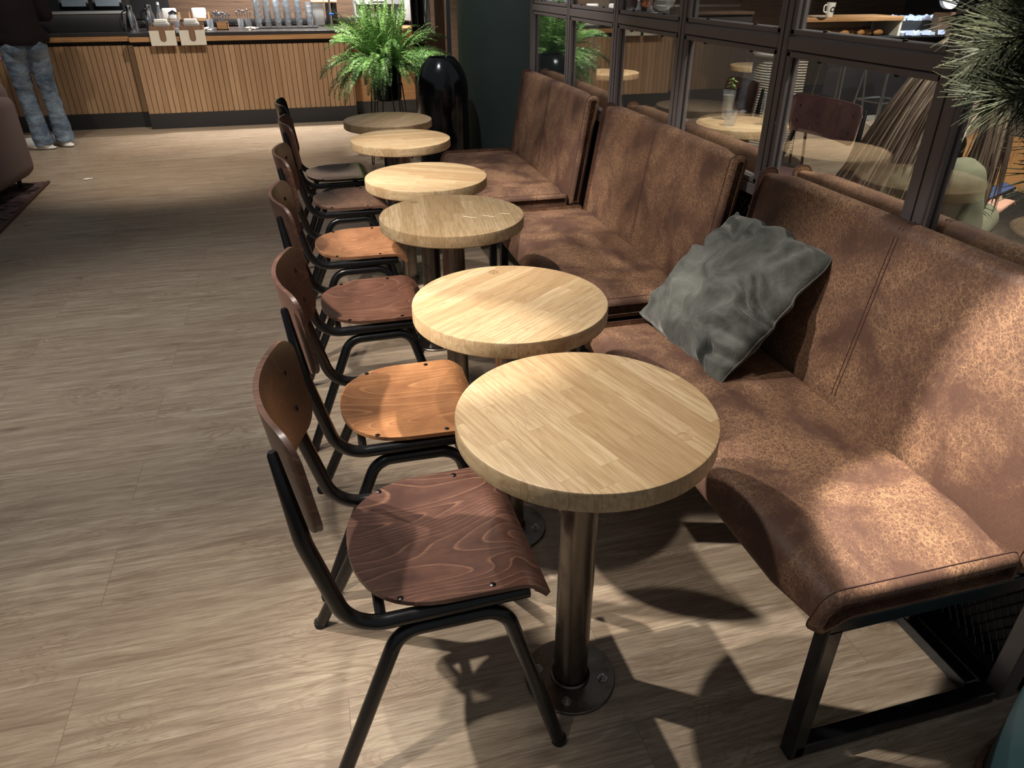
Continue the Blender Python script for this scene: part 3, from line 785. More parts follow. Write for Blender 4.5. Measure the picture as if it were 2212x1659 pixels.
# cutlery caddy
o = thing('cutlery_caddy', 'small wooden caddy of spoons and forks on the counter', 'caddy', (-.77, 9.25, CT))
MB().span((-.06, -.05, 0), (.06, .05, .008)).span((-.06, -.05, 0), (.06, -.042, .075)).span((-.06, .042, 0), (.06, .05, .075)).span((-.06, -.05, 0), (-.052, .05, .075)).span((.052, -.05, 0), (.06, .05, .075)).build('box', M['oakband'], o)
for i in range(16):
    a = random.uniform(-.045, .045); b_ = random.uniform(-.035, .035); tp = (a * 1.7 + random.uniform(-.02, .02), b_ * 1.6, random.uniform(.13, .17))
    k_ = MB().tube([(a, b_, .012), tp], .003, 6); k_.ellipsoid(tp, (.010, .004, .018), None, 8, 6)
    q = k_.build('spoon', M['chrome']); q.location = o.location; tag(q, 'steel spoon standing in the wooden cutlery caddy', 'spoon', 'spoons in the cutlery caddy')
for i, x in enumerate((-.90, -.58, -.50)):
    o = thing('tumbler', ['empty tumbler left of the cutlery caddy', 'tumbler of teaspoons right of the cutlery caddy', 'tumbler of teaspoons beside the stacked glasses'][i], 'glass', (x, 9.33, CT))
    MB().lathe([(0, 0), (.03, 0), (.037, .10), (.035, .10), (.028, .006), (0, .006)], n=24).build('glass_wall', M['glass'], o)
    if i:
        for k in range(3):
            a = -.014 + .014 * k; tp = (a * 2.2, random.uniform(-.03, .03), random.uniform(.14, .18))
            q = MB().tube([(a * .6, 0, .01), tp], .0028, 6).ellipsoid(tp, (.009, .004, .016), None, 8, 6).build('teaspoon', M['chrome'])
            q.location = o.location; tag(q, 'steel teaspoon standing in a tumbler on the counter', 'spoon', 'teaspoons in the tumblers')
for i, (x, lb) in enumerate(((-.93, 'crumpled paper sachets left of the cutlery caddy'), (-.46, 'white paper sachets heaped beside the stacked glasses'))):
    b_ = MB()
    for k in range(9): b_.box((random.uniform(-.05, .05), random.uniform(-.04, .04), .006 + .006 * (k % 4)), (.05, .03, .007), .002, 1, (0, random.uniform(-.3, .3), random.uniform(0, 3)))
    q = b_.build('sachet_heap', M['cream']); q.location = (x, 9.15, CT); tag(q, lb, 'sachets', None, 'stuff')
# tray with glass stacks
o = MB().span((-.44, 9.26, CT), (.24, 9.52, CT + .012), .004).build('glass_tray', M['kick']); tag(o, 'dark tray under the stacked glasses on the counter', 'tray')
gx = [(-.39, 9.33, 6), (-.29, 9.36, 7), (-.18, 9.33, 5), (-.075, 9.36, 6), (.045, 9.34, 6), (.165, 9.33, 4)]
names = ['leftmost', 'second', 'third', 'fourth', 'fifth', 'last']
gp = MB().lathe([(0, 0), (.030, 0), (.033, .004), (.034, .045), (.039, .050), (.0415, .092), (.0395, .092), (.037, .052), (.031, .045), (.029, .008), (0, .008)], n=24)
gme = None
for (x, y, n_), nm in zip(gx, names):
    for k in range(n_):
        if gme is None: g = gp.build('stacking_glass', M['glass']); gme = g.data
        else: g = bpy.data.objects.new('stacking_glass', gme); COL.objects.link(g)
        g.location = (x, y, CT + .0125 + k * .052)
        tag(g, 'clear tumbler in the %s stack of glasses from the left on the tray' % nm, 'glass', 'glasses in the %s stack' % nm)
# containers right of the glasses, tap, machines
for x, mt, lb in ((.27, 'tool', 'grey canister with a wooden lid right of the stacked glasses'), (.42, 'blackmat', 'black canister with a wooden lid behind the steel tap')):
    o = thing('canister', lb, 'canister', (x, 9.56, CT)); MB().span((-.062, -.06, 0), (.062, .06, .24), .006).build('body', M[mt], o)
    MB().span((-.072, -.07, .24), (.072, .07, .262), .008).build('lid', wood_mat('pale_lid', srgb(206, 170, 130), srgb(226, 192, 152)), o)
o = thing('water_tap', 'slim steel tap with a blue handle on the counter', 'tap', (.40, 9.40, CT))
MB().lathe([(0, 0), (.03, 0), (.03, .01), (.012, .014), (.011, .27), (.018, .28), (.018, .31), (0, .315)], n=20).build('column', M['chrome'], o)
MB().box((.01, -.02, .13), (.05, .02, .02), .004).build('handle', plain('blue_plastic', srgb(40, 90, 190), .4), o)
o = thing('espresso_machine', 'pale grey espresso machine behind the fern', 'coffee machine', (1.05, 10.30, .986))
MB().span((-.32, -.12, 0), (.34, .22, .34), .02, 3).build('body', M['tool'], o); MB().span((-.30, -.125, .06), (.32, -.12, .16)).build('front_panel', M['chrome'], o)
MB().span((-.09, -.128, .19), (.06, -.122, .225)).build('display', M['white'], o); MB().span((-.33, -.13, .34), (.35, .23, .36), .005).build('cup_rail', M['white'], o)
o = thing('till_screen', 'tilted grey till screen right of the espresso machine', 'screen', (1.42, 9.75, .93))
MB().box((0, 0, .16), (.26, .03, .26), .01, 2, (R(-18), R(8), 0)).build('screen', M['tool'], o); MB().box((0, .05, .03), (.14, .12, .04), .01).build('stand', M['blackmat'], o)
o = thing('shelf_post', 'pale brown wooden shelf frame between black pole and column', 'shelf', (1.33, 7.75, 0))
MB().span((-.015, -.03, 0), (.075, .03, 2.6), .004).build('post', M['walnut'], o); MB().span((-.20, -.02, .86), (-.015, .02, .94), .003).build('shelf_board', M['walnut'], o)
MB().span((-.20, -.02, 0), (-.17, .02, .86), .003).build('leg', M['walnut'], o)
o = MB().span((1.425, 7.70, 0), (1.462, 7.76, 2.6), .004).build('door_edge', plain('grey_blue_edge', srgb(110, 122, 126), .4)); tag(o, 'thin grey-blue vertical strip between the wooden post and the green column', 'strip')
o = thing('glass_vase', 'tall ribbed glass vase with green sprigs on the wooden shelf', 'vase', (1.22, 7.75, .941))
MB().lathe([(0, 0), (.05, 0), (.055, .2), (.055, .38), (.05, .38), (.05, .01), (0, .01)], n=18).build('vase_body', M['glass'], o)
b_ = MB()
for k in range(9): b_.tube([(random.uniform(-.03, .03), random.uniform(-.03, .03), .02), (random.uniform(-.05, .05), random.uniform(-.05, .05), .33)], .004, 5)
b_.build('sprigs', M['fern'], o)

# ------------------------------------------------------------------ fern on stand, bin
def fern():
    t = thing('potted_fern', 'big green fern in a black pot on a hairpin stand', 'plant', (.69, 6.68, 0))
    MB().lathe([(0, .53), (.112, .53), (.12, .54), (.132, .80), (.124, .80), (.112, .60), (0, .60)], n=40).build('pot', M['binblack'], t)
    MB().lathe([(0, .76), (.122, .76), (.122, .77), (0, .775)], n=32).build('soil', M['soil'], t)
    MB().tube([(.128 * math.cos(2 * PI * k / 40), .128 * math.sin(2 * PI * k / 40), .66) for k in range(40)], .006, 6, closed=True).build('stand_ring', M['black'], t)
    for k in range(4):
        a = 2 * PI * k / 4 + .4; c, s_ = math.cos(a), math.sin(a); q = Vector((-s_, c, 0)) * .035; d = Vector((c, s_, 0))
        MB().tube(fillet([d * .128 + q + Vector((0, 0, .66)), d * .20 + q * .4 + Vector((0, 0, .008)), d * .20 - q * .4 + Vector((0, 0, .008)), d * .128 - q + Vector((0, 0, .66))], .012, 5), .005, 8).build('hairpin_leg', M['black'], t)
    f = MB(); rnd = random.Random(11); st = MB()
    for i in range(190):
        az = rnd.uniform(0, 2 * PI); el = R(rnd.choice((84, 74, 64, 54, 44, 34, 24, 12)) + rnd.uniform(-8, 8)); L = rnd.uniform(.40, .60) * (.9 if el > R(55) else 1)
        d = Vector((math.cos(az), math.sin(az), 0)); p = Vector((0, 0, .80)) + d * rnd.uniform(.02, .10); v = d * math.cos(el) + Vector((0, 0, math.sin(el))); pts = []
        n = 20; droop = rnd.uniform(1.5, 3.0) * math.cos(el) + .5
        for k in range(n + 1):
            pts.append(p.copy()); p = p + v * (L / n); v = (v + Vector((0, 0, -droop / n * (k / n + .3)))).normalized()
        st.tube(pts[::3] + [pts[-1]], .0018, 4)
        tw = rnd.uniform(-.8, .8)
        for k in range(2, n + 1):
            for half in (0, .5):
                fr_ = (k + half) / n
                if fr_ > 1: continue
                q = pts[k] if not half else (pts[k] + pts[min(k + 1, n)]) / 2
                dv = (pts[k] - pts[k - 1]).normalized(); sd = dv.cross(Vector((0, 0, 1)))
                if sd.length < .05: sd = dv.cross(Vector((1, 0, 0)))
                sd.normalize(); nn = sd.cross(dv).normalized(); sd = (sd * math.cos(tw) + nn * math.sin(tw)).normalized()
                ll = .046 * math.sin(PI * min(1, .12 + fr_ * .86)) ** .7 * rnd.uniform(.85, 1.15) + .005; wd = .0095
                for sg in (-1, 1):
                    e = (sd * sg + dv * .35 - Vector((0, 0, .35 * rnd.random()))).normalized()
                    m1 = q + e * ll * .5 + nn * rnd.uniform(-.004, .008)
                    f.quad(q - dv * wd * .5, m1 - dv * wd * .6, q + e * ll, m1 + dv * wd * .6)
    f.build('fronds', M['fern'], t, smooth=False); st.build('stems', M['stem'], t)
fern()
o = thing('waste_bin', 'glossy black domed litter bin in front of the green column', 'bin', (.99, 5.65, 0))
MB().lathe([(0, 0), (.185, 0), (.19, .01), (.19, .70), (0, .70)], n=64).build('body', M['binblack'], o)
MB().lathe([(.191, .703), (.191, .74), (.186, .79), (.172, .84), (.150, .885), (.122, .925), (.098, .950), (.094, .953), (.090, .950), (.088, .92), (.088, .80)], n=64).build('dome_lid', M['binblack'], o)
MB().lathe([(.1915, .698), (.1925, .702), (.1915, .706)], n=64).build('joint_ring', M['screw'], o)

# ------------------------------------------------------------------ big needle plant in planter at right
def planter():
    t = thing('potted_needle_plant', 'tall plant with dark needle leaves in a dark teal planter at the bench end', 'plant', (1.32, .46, 0))
    MB().lathe([(0, 0), (.19, 0), (.205, .015), (.205, .46), (.195, .48), (.185, .48), (.175, .44), (.175, .38), (0, .38)], n=64).build('planter', plain('teal_glaze', srgb(22, 40, 44), .4), t)
    MB().lathe([(0, .40), (.173, .40), (.173, .41), (0, .415)], n=32).build('soil', M['soil'], t)
    MB().lathe([(.206, .0), (.216, .004), (.216, .03), (.206, .034)], n=64).build('base_ring', M['walnut'], t)
    st = MB(); f = MB(); rnd = random.Random(5)
    # one trunk, whorled boughs from 1.2 m up
    trunk = [Vector((.008 * math.sin(k) - .38 * (k / 12) ** 1.2, .008 * math.cos(k * 1.3) + .47 * (k / 12) ** 1.2, .41 + k * .125)) for k in range(13)]
    MB().tube(trunk, [.020 - .0012 * k for k in range(13)], 10).build('trunk', M['walnut'], t)
    for i in range(96):
        h_ = rnd.uniform(1.28, 1.78); az = rnd.uniform(0, 2 * PI); L = rnd.uniform(.14, .27)
        d = Vector((math.cos(az), math.sin(az), 0)); f_ = ((h_ - .41) / 1.5) ** 1.2; p = Vector((-.38 * f_, .47 * f_, h_)); v = (d + Vector((0, 0, rnd.uniform(.0, .5)))).normalized(); pts = []; n = 16
        for k in range(n + 1):
            pts.append(p.copy()); p = p + v * (L / n); v = (v + Vector((0, 0, -.035))).normalized()
        st.tube(pts[::2] + [pts[-1]], .003, 5)
        for k in range(3, n + 1):
            for _ in range(30):
                q = pts[k] + (pts[k] - pts[k - 1]) * rnd.random(); a = rnd.uniform(0, 2 * PI); dv = (pts[k] - pts[k - 1]).normalized()
                s1 = dv.orthogonal().normalized(); s2 = dv.cross(s1); e = (s1 * math.cos(a) + s2 * math.sin(a)) * .8 + dv * rnd.uniform(.3, 1.0) + Vector((0, 0, -.25)); e.normalize()
                ll = rnd.uniform(.05, .09); w = e.orthogonal().normalized() * .0016
                f.quad(q - w, q + w, q + e * ll + w * .3, q + e * ll - w * .3)
    st.build('stems', M['stem'], t); f.build('needles', M['needle'], t, smooth=False)
planter()

# ------------------------------------------------------------------ armchair, rug, litter
o = thing('area_rug', 'dark patterned rug with a dark edge trim under the armchair', 'rug', (-2.10, 6.66, 0), R(2))
t = NT('dark_rug'); v = t.coord(); c = t.mix(t.ramp(t.noise(v, 7, 5, .65, 1), [(.4, 0.0), (.62, 1.0)]), srgb(40, 32, 32), srgb(112, 92, 90)); t.bump(t.noise(v, 220, 2), .6, .004)
M['rug'] = t.fin(c, .95, 0, .1)
MB().span((-2.2, -1.7, .001), (-.012, 0, .014), .003).build('pile', M['rug'], o); MB().span((-.014, -1.7, .001), (.008, 0.004, .018), .003).build('edge_trim', M['seam'], o)
o = thing('armchair', 'rounded mauve-brown upholstered armchair at the left edge', 'armchair', (-2.62, 6.22, 0), R(-6))
M['mauve'] = plain('mauve_cloth', srgb(116, 100, 98), .85, 0, .25, .1, 30, .25)
MB().box((0, 0, .22), (.90, .80, .26), .08, 5).build('base', M['mauve'], o)
MB().box((.36, 0, .40), (.20, .84, .60), .085, 6).build('armrest', M['mauve'], o); MB().box((-.36, 0, .40), (.20, .84, .60), .085, 6).build('armrest', M['mauve'], o)
MB().box((0, .34, .45), (.86, .20, .70), .09, 6).build('backrest', M['mauve'], o); MB().box((0, -.06, .40), (.54, .62, .16), .06, 5).build('seat_cushion', M['mauve'], o)
for sx_ in (-.34, .34):
    for sy_ in (-.30, .30): MB().lathe([(0, .0), (.014, .0), (.02, .11), (0, .11)], (sx_, sy_, 0.0155 if sy_ < .29 else .0155), 14).build('leg', M['blackmat'], o)
b_ = MB().ellipsoid((-1.829, 6.698, .006), (.03, .018, .006), (0, 0, .4), 10, 6).ellipsoid((-1.80, 6.705, .005), (.018, .01, .005), (0, 0, -.3), 8, 6)
o = b_.build('paper_scrap', M['white']); tag(o, 'small white scrap of paper lying on the open floor', 'litter')

# ------------------------------------------------------------------ people
def hand(mb, wrist, fwd, up, s=1.0, curl=.5, side=1):
    """palm, four fingers of unequal length, thumb; fwd = finger direction, up = back of the hand"""
    f = Vector(fwd).normalized(); u = Vector(up); u = (u - f * u.dot(f)).normalized(); r = f.cross(u) * side; w = Vector(wrist)
    for k in range(4):
        off = (k - 1.5) * .019 * s; a = w + r * off * .6 + f * .012 * s; b = w + r * off + f * .085 * s; mb.cone(a, b, .013 * s, .0105 * s, 10)
        L = [.062, .075, .070, .052][k] * s; p = b; d = f.copy()
        for j, fr_ in enumerate((.45, .32, .26)):
            d = (d - u * curl * (.5 + .25 * j)).normalized(); q = p + d * L * fr_ * 1.1; mb.cone(p, q, (.0090 - .001 * j) * s, (.0082 - .001 * j) * s, 8); p = q
    a = w + r * -.026 * s + f * .022 * s; b = a + (r * -.6 + f * .7 - u * .25).normalized() * .042 * s; c = b + (r * -.2 + f - u * .4).normalized() * .032 * s
    mb.cone(a, b, .013 * s, .0105 * s, 10); mb.cone(b, c, .0105 * s, .0085 * s, 8)
def head(mb, c, fwd, s=1.0, up=(0, 0, 1)):
    f = Vector(fwd).normalized(); u = Vector(up).normalized(); u = (u - f * u.dot(f)).normalized(); r = f.cross(u); c = Vector(c)
    Mx = Matrix((r, f, u)).transposed(); e = Mx.to_euler()
    mb.ellipsoid(c + u * .02 * s, (.076 * s, .096 * s, .100 * s), e, 24, 16); mb.ellipsoid(c + f * .025 * s - u * .045 * s, (.060 * s, .066 * s, .075 * s), e, 20, 14)
    mb.cone(c + f * .092 * s + u * .005 * s, c + f * .108 * s - u * .028 * s, .008 * s, .013 * s, 8)         # nose
    mb.ellipsoid(c + f * .084 * s - u * .062 * s, (.024 * s, .010 * s, .008 * s), e, 10, 6)                  # lips
    for sg in (-1, 1):
        mb.ellipsoid(c + r * sg * .076 * s - f * .005 * s - u * .008 * s, (.010 * s, .020 * s, .030 * s), e, 10, 8)
        mb.ellipsoid(c + r * sg * .032 * s + f * .082 * s + u * .026 * s, (.018 * s, .008 * s, .006 * s), e, 8, 6)
    mb.cone(c - u * .07 * s - f * .02 * s, c - u * .19 * s - f * .035 * s, .052 * s, .056 * s, 14)
M['denim'] = None
def denim():
    t = NT('light_denim'); v = t.coord(); n = t.noise(v, 7, 4, .6); f = t.noise(t.coord(scale=(1, 1, .25)), 160, 3)
    c = t.mix(t.ramp(n, [(.35, 0.0), (.65, 1.0)]), srgb(86, 104, 124), srgb(152, 168, 184)); c = t.mix(t.math('MULTIPLY', f, .35), c, srgb(70, 84, 102))
    t.bump(t.math('ADD', f, t.math('MULTIPLY', t.noise(t.coord(scale=(1, 1, 2.2)), 16, 3, .5, 1.2), 3.0)), .45, .012); return t.fin(c, .85, 0, .2)
def person_standing():
    t = thing('person', 'person in a dark jacket, light blue jeans and white shoes at the counter', 'person', (-2.44, 8.18, 0), R(22))
    # local frame: faces +y, x to the right
    b_ = MB()
    hipL, hipR = Vector((-.09, 0, .92)), Vector((.09, 0, .92)); kL, kR = Vector((-.095, .03, .50)), Vector((.10, .02, .50)); aL, aR = Vector((-.075, -.05, .09)), Vector((.115, -.01, .09))
    for h_, k_, a_ in ((hipL, kL, aL), (hipR, kR, aR)):
        b_.cone(h_, k_, .085, .055); b_.cone(k_, a_, .052, .038); b_.cone(a_, a_ + Vector((0, .14, -.05)), .035, .03)
    b_.ellipsoid((0, 0, .96), (.165, .115, .13)); b_.ellipsoid((0, 0, 1.14), (.14, .10, .16)); b_.ellipsoid((0, .0, 1.33), (.175, .115, .16))
    sL, sR = Vector((-.19, 0, 1.42)), Vector((.19, 0, 1.42)); eL, eR = Vector((-.26, -.03, 1.14)), Vector((.25, .06, 1.15)); wL, wR = Vector((-.245, .05, .93)), Vector((.10, .27, 1.16))
    for s_, e_, w_ in ((sL, eL, wL), (sR, eR, wR)): b_.cone(s_, e_, .050, .040); b_.cone(e_, w_, .040, .028)
    hand(b_, wL, (0, .15, -1), (-1, 0, 0), .95, .35, -1); hand(b_, wR, (-.7, .6, .1), (0, 0, 1), .95, .4, 1)
    head(b_, (0, .03, 1.60), (0, 1, -.05), 1.0)
    b_.remesh('body', M['skin'], t, .0075, 3)
    from mathutils import noise as nz
    j = MB()
    for h_, k_, a_ in ((hipL, kL, aL), (hipR, kR, aR)):
        j.cone(h_ + Vector((0, -.01, .02)), k_, .108, .074); j.cone(k_, a_ + Vector((0, 0, -.02)), .072, .086, 16, True)
    j.ellipsoid((0, -.005, .95), (.178, .135, .13)); j.ellipsoid((-.07, -.06, .90), (.10, .10, .10)); j.ellipsoid((.07, -.06, .90), (.10, .10, .10))
    def wr(p, n_):
        k = nz.noise(Vector((p.x * 9, p.y * 9, p.z * 22))) * .009 + nz.noise(Vector((p.x * 22, p.y * 22, p.z * 40))) * .003
        q = p + n_ * k; q.z = max(q.z, .045); return q
    j.remesh('jeans', denim(), t, .011, 3, wr)
    c = MB()
    c.cone((0, 0, .95), (0, 0, 1.30), .19, .185, 20); c.ellipsoid((0, 0, .97), (.235, .17, .14)); c.ellipsoid((0, 0, 1.32), (.215, .15, .17))
    for s_, e_, w_ in ((sL, eL, wL), (sR, eR, wR)): c.cone(s_, e_, .078, .066); c.cone(e_, w_ + (e_ - w_) * .12, .066, .054)
    c.cone((0, 0, 1.40), (0, .01, 1.48), .11, .085)
    def wr2(p, n_):
        q = p + n_ * nz.noise(Vector((p.x * 8, p.y * 8, p.z * 7))) * .010; q.z = max(q.z, .915); return q
    c.remesh('jacket', plain('dark_wool', srgb(34, 27, 29), .9, 0, .2, .1, 40, .3), t, .011, 4, wr2)
    for a_, rz_ in ((aL, R(52)), (aR, R(18))):
        fd = Vector((-math.sin(rz_), math.cos(rz_), 0)); s_ = MB().ellipsoid(a_ + fd * .085 + Vector((0, 0, -.04)), (.054, .165, .058), (0, 0, rz_)).ellipsoid(a_ + Vector((0, -.01, -.03)), (.052, .07, .07)).ellipsoid(a_ + fd * .02 + Vector((0, 0, -.075)), (.058, .13, .02), (0, 0, rz_))
        s_.remesh('shoe', plain('white_leather', srgb(226, 224, 220), .5, 0, .4, .04), t, .008, 2, lambda p, n_: Vector((p.x, p.y, max(p.z, .001))))
    h = MB().ellipsoid((0, .0, 1.645), (.088, .105, .10)); h.ellipsoid((0, -.05, 1.58), (.08, .06, .10)); h.build('hair', plain('brown_hair', srgb(70, 48, 36), .5), t)
    tt = MB(); rnd = random.Random(2)
    for k in range(5):
        a = k * 1.26; tt.ellipsoid((wL.x + .035 * math.cos(a), wL.y + .02 + .03 * math.sin(a), .80 + .01 * k), (.03, .012, .035), (rnd.uniform(-.6, .6), rnd.uniform(-.6, .6), a), 10, 8)
    q = tt.build('pink_tissue', plain('pink_paper', srgb(232, 178, 186), .7)); q.matrix_world = Matrix.Translation((-2.44, 8.18, .0)) @ Matrix.Rotation(R(22), 4, 'Z')
    tag(q, "crumpled pink and white tissue in the standing person's hand", 'tissue')
person_standing()

def person_seated():
    base = Vector((1.80, 1.93, 0))
    t = thing('person', 'person with long fair hair in an olive top sitting behind the glass with a phone', 'person', base)
    # local frame: faces +x
    b_ = MB(); hip = Vector((-.06, 0, .60)); chest = Vector((.045, -.02, .86)); neck = Vector((.10, -.03, 1.06)); hd = Vector((.145, -.05, 1.225))
    b_.ellipsoid(hip, (.13, .17, .12)); b_.cone(hip, chest, .115, .12, 18); b_.ellipsoid(chest, (.11, .155, .14)); b_.cone(chest, neck, .09, .05)
    head(b_, hd, (1, -.15, -.45), .98, (.42, 0, 1))
    for sg in (-1, 1):
        b_.cone(hip + Vector((.02, sg * .09, -.01)), Vector((.40, sg * .11, .57)), .085, .06); b_.cone((.40, sg * .11, .57), (.42, sg * .12, .10), .055, .038); b_.cone((.42, sg * .12, .08), (.56, sg * .13, .045), .036, .03)
        sh = Vector((.055, sg * .165 - .02, .945)); el = Vector((.08, sg * .205 - .01, .76)); wr = Vector((.27, sg * .085 - .05, .815))
        b_.cone(sh, el, .046, .038); b_.cone(el, wr, .038, .027)
        hand(b_, wr, (.8, -sg * .35, .25), (-.2, 0, 1) if sg > 0 else (-.2, 0, 1), .9, .45, -sg)
    b_.remesh('body', M['skin'], t, .0075, 3)
    from mathutils import noise as nz
    c = MB(); c.cone(hip + Vector((0, 0, -.04)), chest, .155, .15, 20); c.ellipsoid(hip + Vector((0, 0, .02)), (.15, .20, .12)); c.ellipsoid(chest + Vector((-.01, 0, .02)), (.13, .19, .15)); c.cone(chest, neck + Vector((0, 0, -.05)), .12, .075)
    for sg in (-1, 1):
        sh = Vector((.055, sg * .165 - .02, .945)); el = Vector((.08, sg * .205 - .01, .76)); wr = Vector((.27, sg * .085 - .05, .815))
        c.cone(sh, el, .074, .068); c.cone(el, wr + (el - wr) * .25, .066, .050)
    def w2(p, n_): return p + n_ * (nz.noise(Vector((p.x * 9, p.y * 9, p.z * 9))) * .010 + nz.noise(Vector((p.x * 26, p.y * 20, p.z * 20))) * .004)
    c.remesh('top', plain('olive_cloth', srgb(122, 122, 100), .9, 0, .2, .08, 30, .2), t, .011, 4, w2)
    j = MB()
    for sg in (-1, 1): j.cone(hip + Vector((.0, sg * .09, -.02)), Vector((.41, sg * .11, .58)), .10, .08); j.cone((.41, sg * .11, .58), (.42, sg * .12, .12), .075, .065)
    j.ellipsoid(hip + Vector((0, 0, -.03)), (.15, .19, .08))
    j.remesh('trousers', plain('dark_trousers', srgb(44, 46, 50), .9), t, .012, 3)
    for sg in (-1, 1): MB().ellipsoid((.50, sg * .125, .045), (.13, .048, .045)).build('shoe', M['white'], t)
    # hair: a cap plus many strands that fall down the back
    tt = NT('fair_hair'); v = tt.coord(scale=(1, 1, .15)); tt.bump(tt.noise(v, 300, 3), .3, .002)
    fair = tt.fin(tt.ramp(tt.noise(v, 30, 3, .6), [(.32, srgb(138, 118, 102)), (.68, srgb(178, 158, 138))]), .42, 0, .5)
    h = MB(); rnd = random.Random(4); blocks = []
    h.ellipsoid(hd + Vector((-.025, 0, .03)), (.105, .088, .105), (0, R(20), 0)); h.ellipsoid(hd + Vector((-.07, 0, -.06)), (.06, .085, .12), (0, R(15), 0))
    for i in range(1150):
        a = rnd.uniform(-1.35, 1.15); top_ = hd + Vector((-.085 * math.cos(a) + rnd.uniform(-.01, .03), .088 * math.sin(a), rnd.uniform(-.07, .11)))
        spread = math.sin(a); L = rnd.uniform(.34, .47)
        e = Vector((chest.x - .17 + rnd.uniform(-.02, .015) + .10 * abs(spread) ** 2, spread * .20 + .04 + rnd.gauss(0, .02), hd.z - L - .05))
        m1 = top_.lerp(e, .3) + Vector((-.055, 0, .03)); m2 = top_.lerp(e, .7) + Vector((-.02, rnd.gauss(0, .006), .0))
        pts = []
        for k in range(11):
            f = k / 10; q = top_ * (1 - f) ** 3 + m1 * 3 * f * (1 - f) ** 2 + m2 * 3 * f * f * (1 - f) + e * f ** 3; pts.append(q)
        n0 = len(h.bm.faces); h.tube(pts, [.0036 * (1 - .75 * (k / 10) ** 2) for k in range(11)], 4); blocks.append((n0, len(h.bm.faces), rnd.choice((0, 0, 1, 1, 2))))
    for i in range(420):       # the side that falls straight down past the right shoulder
        a = rnd.uniform(-1.0, .7); top_ = hd + Vector((.03 + .05 * a, -.082 + rnd.uniform(-.01, .008), rnd.uniform(-.03, .07)))
        e = Vector((top_.x - .03 + rnd.gauss(0, .022), -.165 + rnd.gauss(0, .022), hd.z - rnd.uniform(.33, .44))); m1 = top_.lerp(e, .3) + Vector((0, -.03, .01)); m2 = top_.lerp(e, .7) + Vector((0, -.02, 0))
        pts = [top_ * (1 - f) ** 3 + m1 * 3 * f * (1 - f) ** 2 + m2 * 3 * f * f * (1 - f) + e * f ** 3 for f in [k / 10 for k in range(11)]]
        n0 = len(h.bm.faces); h.tube(pts, [.0036 * (1 - .75 * (k / 10) ** 2) for k in range(11)], 4); blocks.append((n0, len(h.bm.faces), rnd.choice((0, 1, 1, 2))))
    ho = h.build('hair', fair, t, 80)
    for nm_, c0, c1 in (('dark_blond_hair', (110, 92, 78), (140, 120, 104)), ('light_blond_hair', (182, 162, 140), (214, 198, 176))):
        q_ = NT(nm_); ho.data.materials.append(q_.fin(q_.mix(q_.noise(q_.coord(), 12, 3), srgb(*c0), srgb(*c1)), .4, 0, .5))
    for a_, b_2, mi in blocks:
        for k in range(a_, b_2): ho.data.polygons[k].material_index = mi
    ph = thing('phone', 'dark phone with a bluish screen held by the seated person', 'phone', base + Vector((.345, -.05, .845)), R(-15))
    c_ = MB().box((0, 0, 0), (.135, .066, .009), .003, 2, (0, R(-28), 0)).build('case', M['blackmat'], ph)
    tt = NT('phone_screen'); tt.set(tt.b, 'Emission Color', tt.mix(tt.noise(tt.coord(), 30, 3), srgb(60, 80, 150), srgb(150, 170, 220))); tt.set(tt.b, 'Emission Strength', .5)
    MB().box((0, 0, 0), (.127, .060, .001), 0, 1, (0, R(-28), 0)).build('screen', tt.fin((.02, .02, .03, 1), .1), ph).location = (-.0025, 0, .0048)
person_seated()

# ------------------------------------------------------------------ room behind the glass
table(2.44, 1.56, R(30), 'round oak table behind the glass at the right edge', group='round tables behind the glass')
table(2.31, 2.30, R(75), 'round oak table in front of the seated person behind the glass', group='round tables behind the glass')
table(2.32, 3.70, R(15), 'round oak table behind the glass that carries the drinking glasses', group='round tables behind the glass')
table(2.50, 6.12, R(60), 'brightly lit round oak table far behind the glass, near the fern reflection', group='round tables behind the glass')
table(4.00, 6.25, R(10), 'far round oak table on a thin leg beside the woven chair', group='round tables behind the glass', pole=.015)
b1 = ply('violet_brown', (58, 40, 44), (92, 64, 60), (116, 84, 72), 8.2, .3, 60)
b2 = ply('sunlit_oak', (150, 106, 66), (200, 152, 98), (226, 184, 132), 9.1, .4, 60)
chair(2.80, 3.72, PI + R(4), 'wide brown café chair behind the glass, right of the drinking glasses', b1, b1, 'chairs behind the glass', 1.45)
chair(2.80, 4.62, PI - R(6), 'violet-brown café chair behind the glass, behind the drinking glasses', b1, b1, 'chairs behind the glass', 1.2)
chair(2.88, 2.46, PI + R(6), 'pale striped wooden café chair behind the glass at the right edge', b2, b2, 'chairs behind the glass', 1.4)
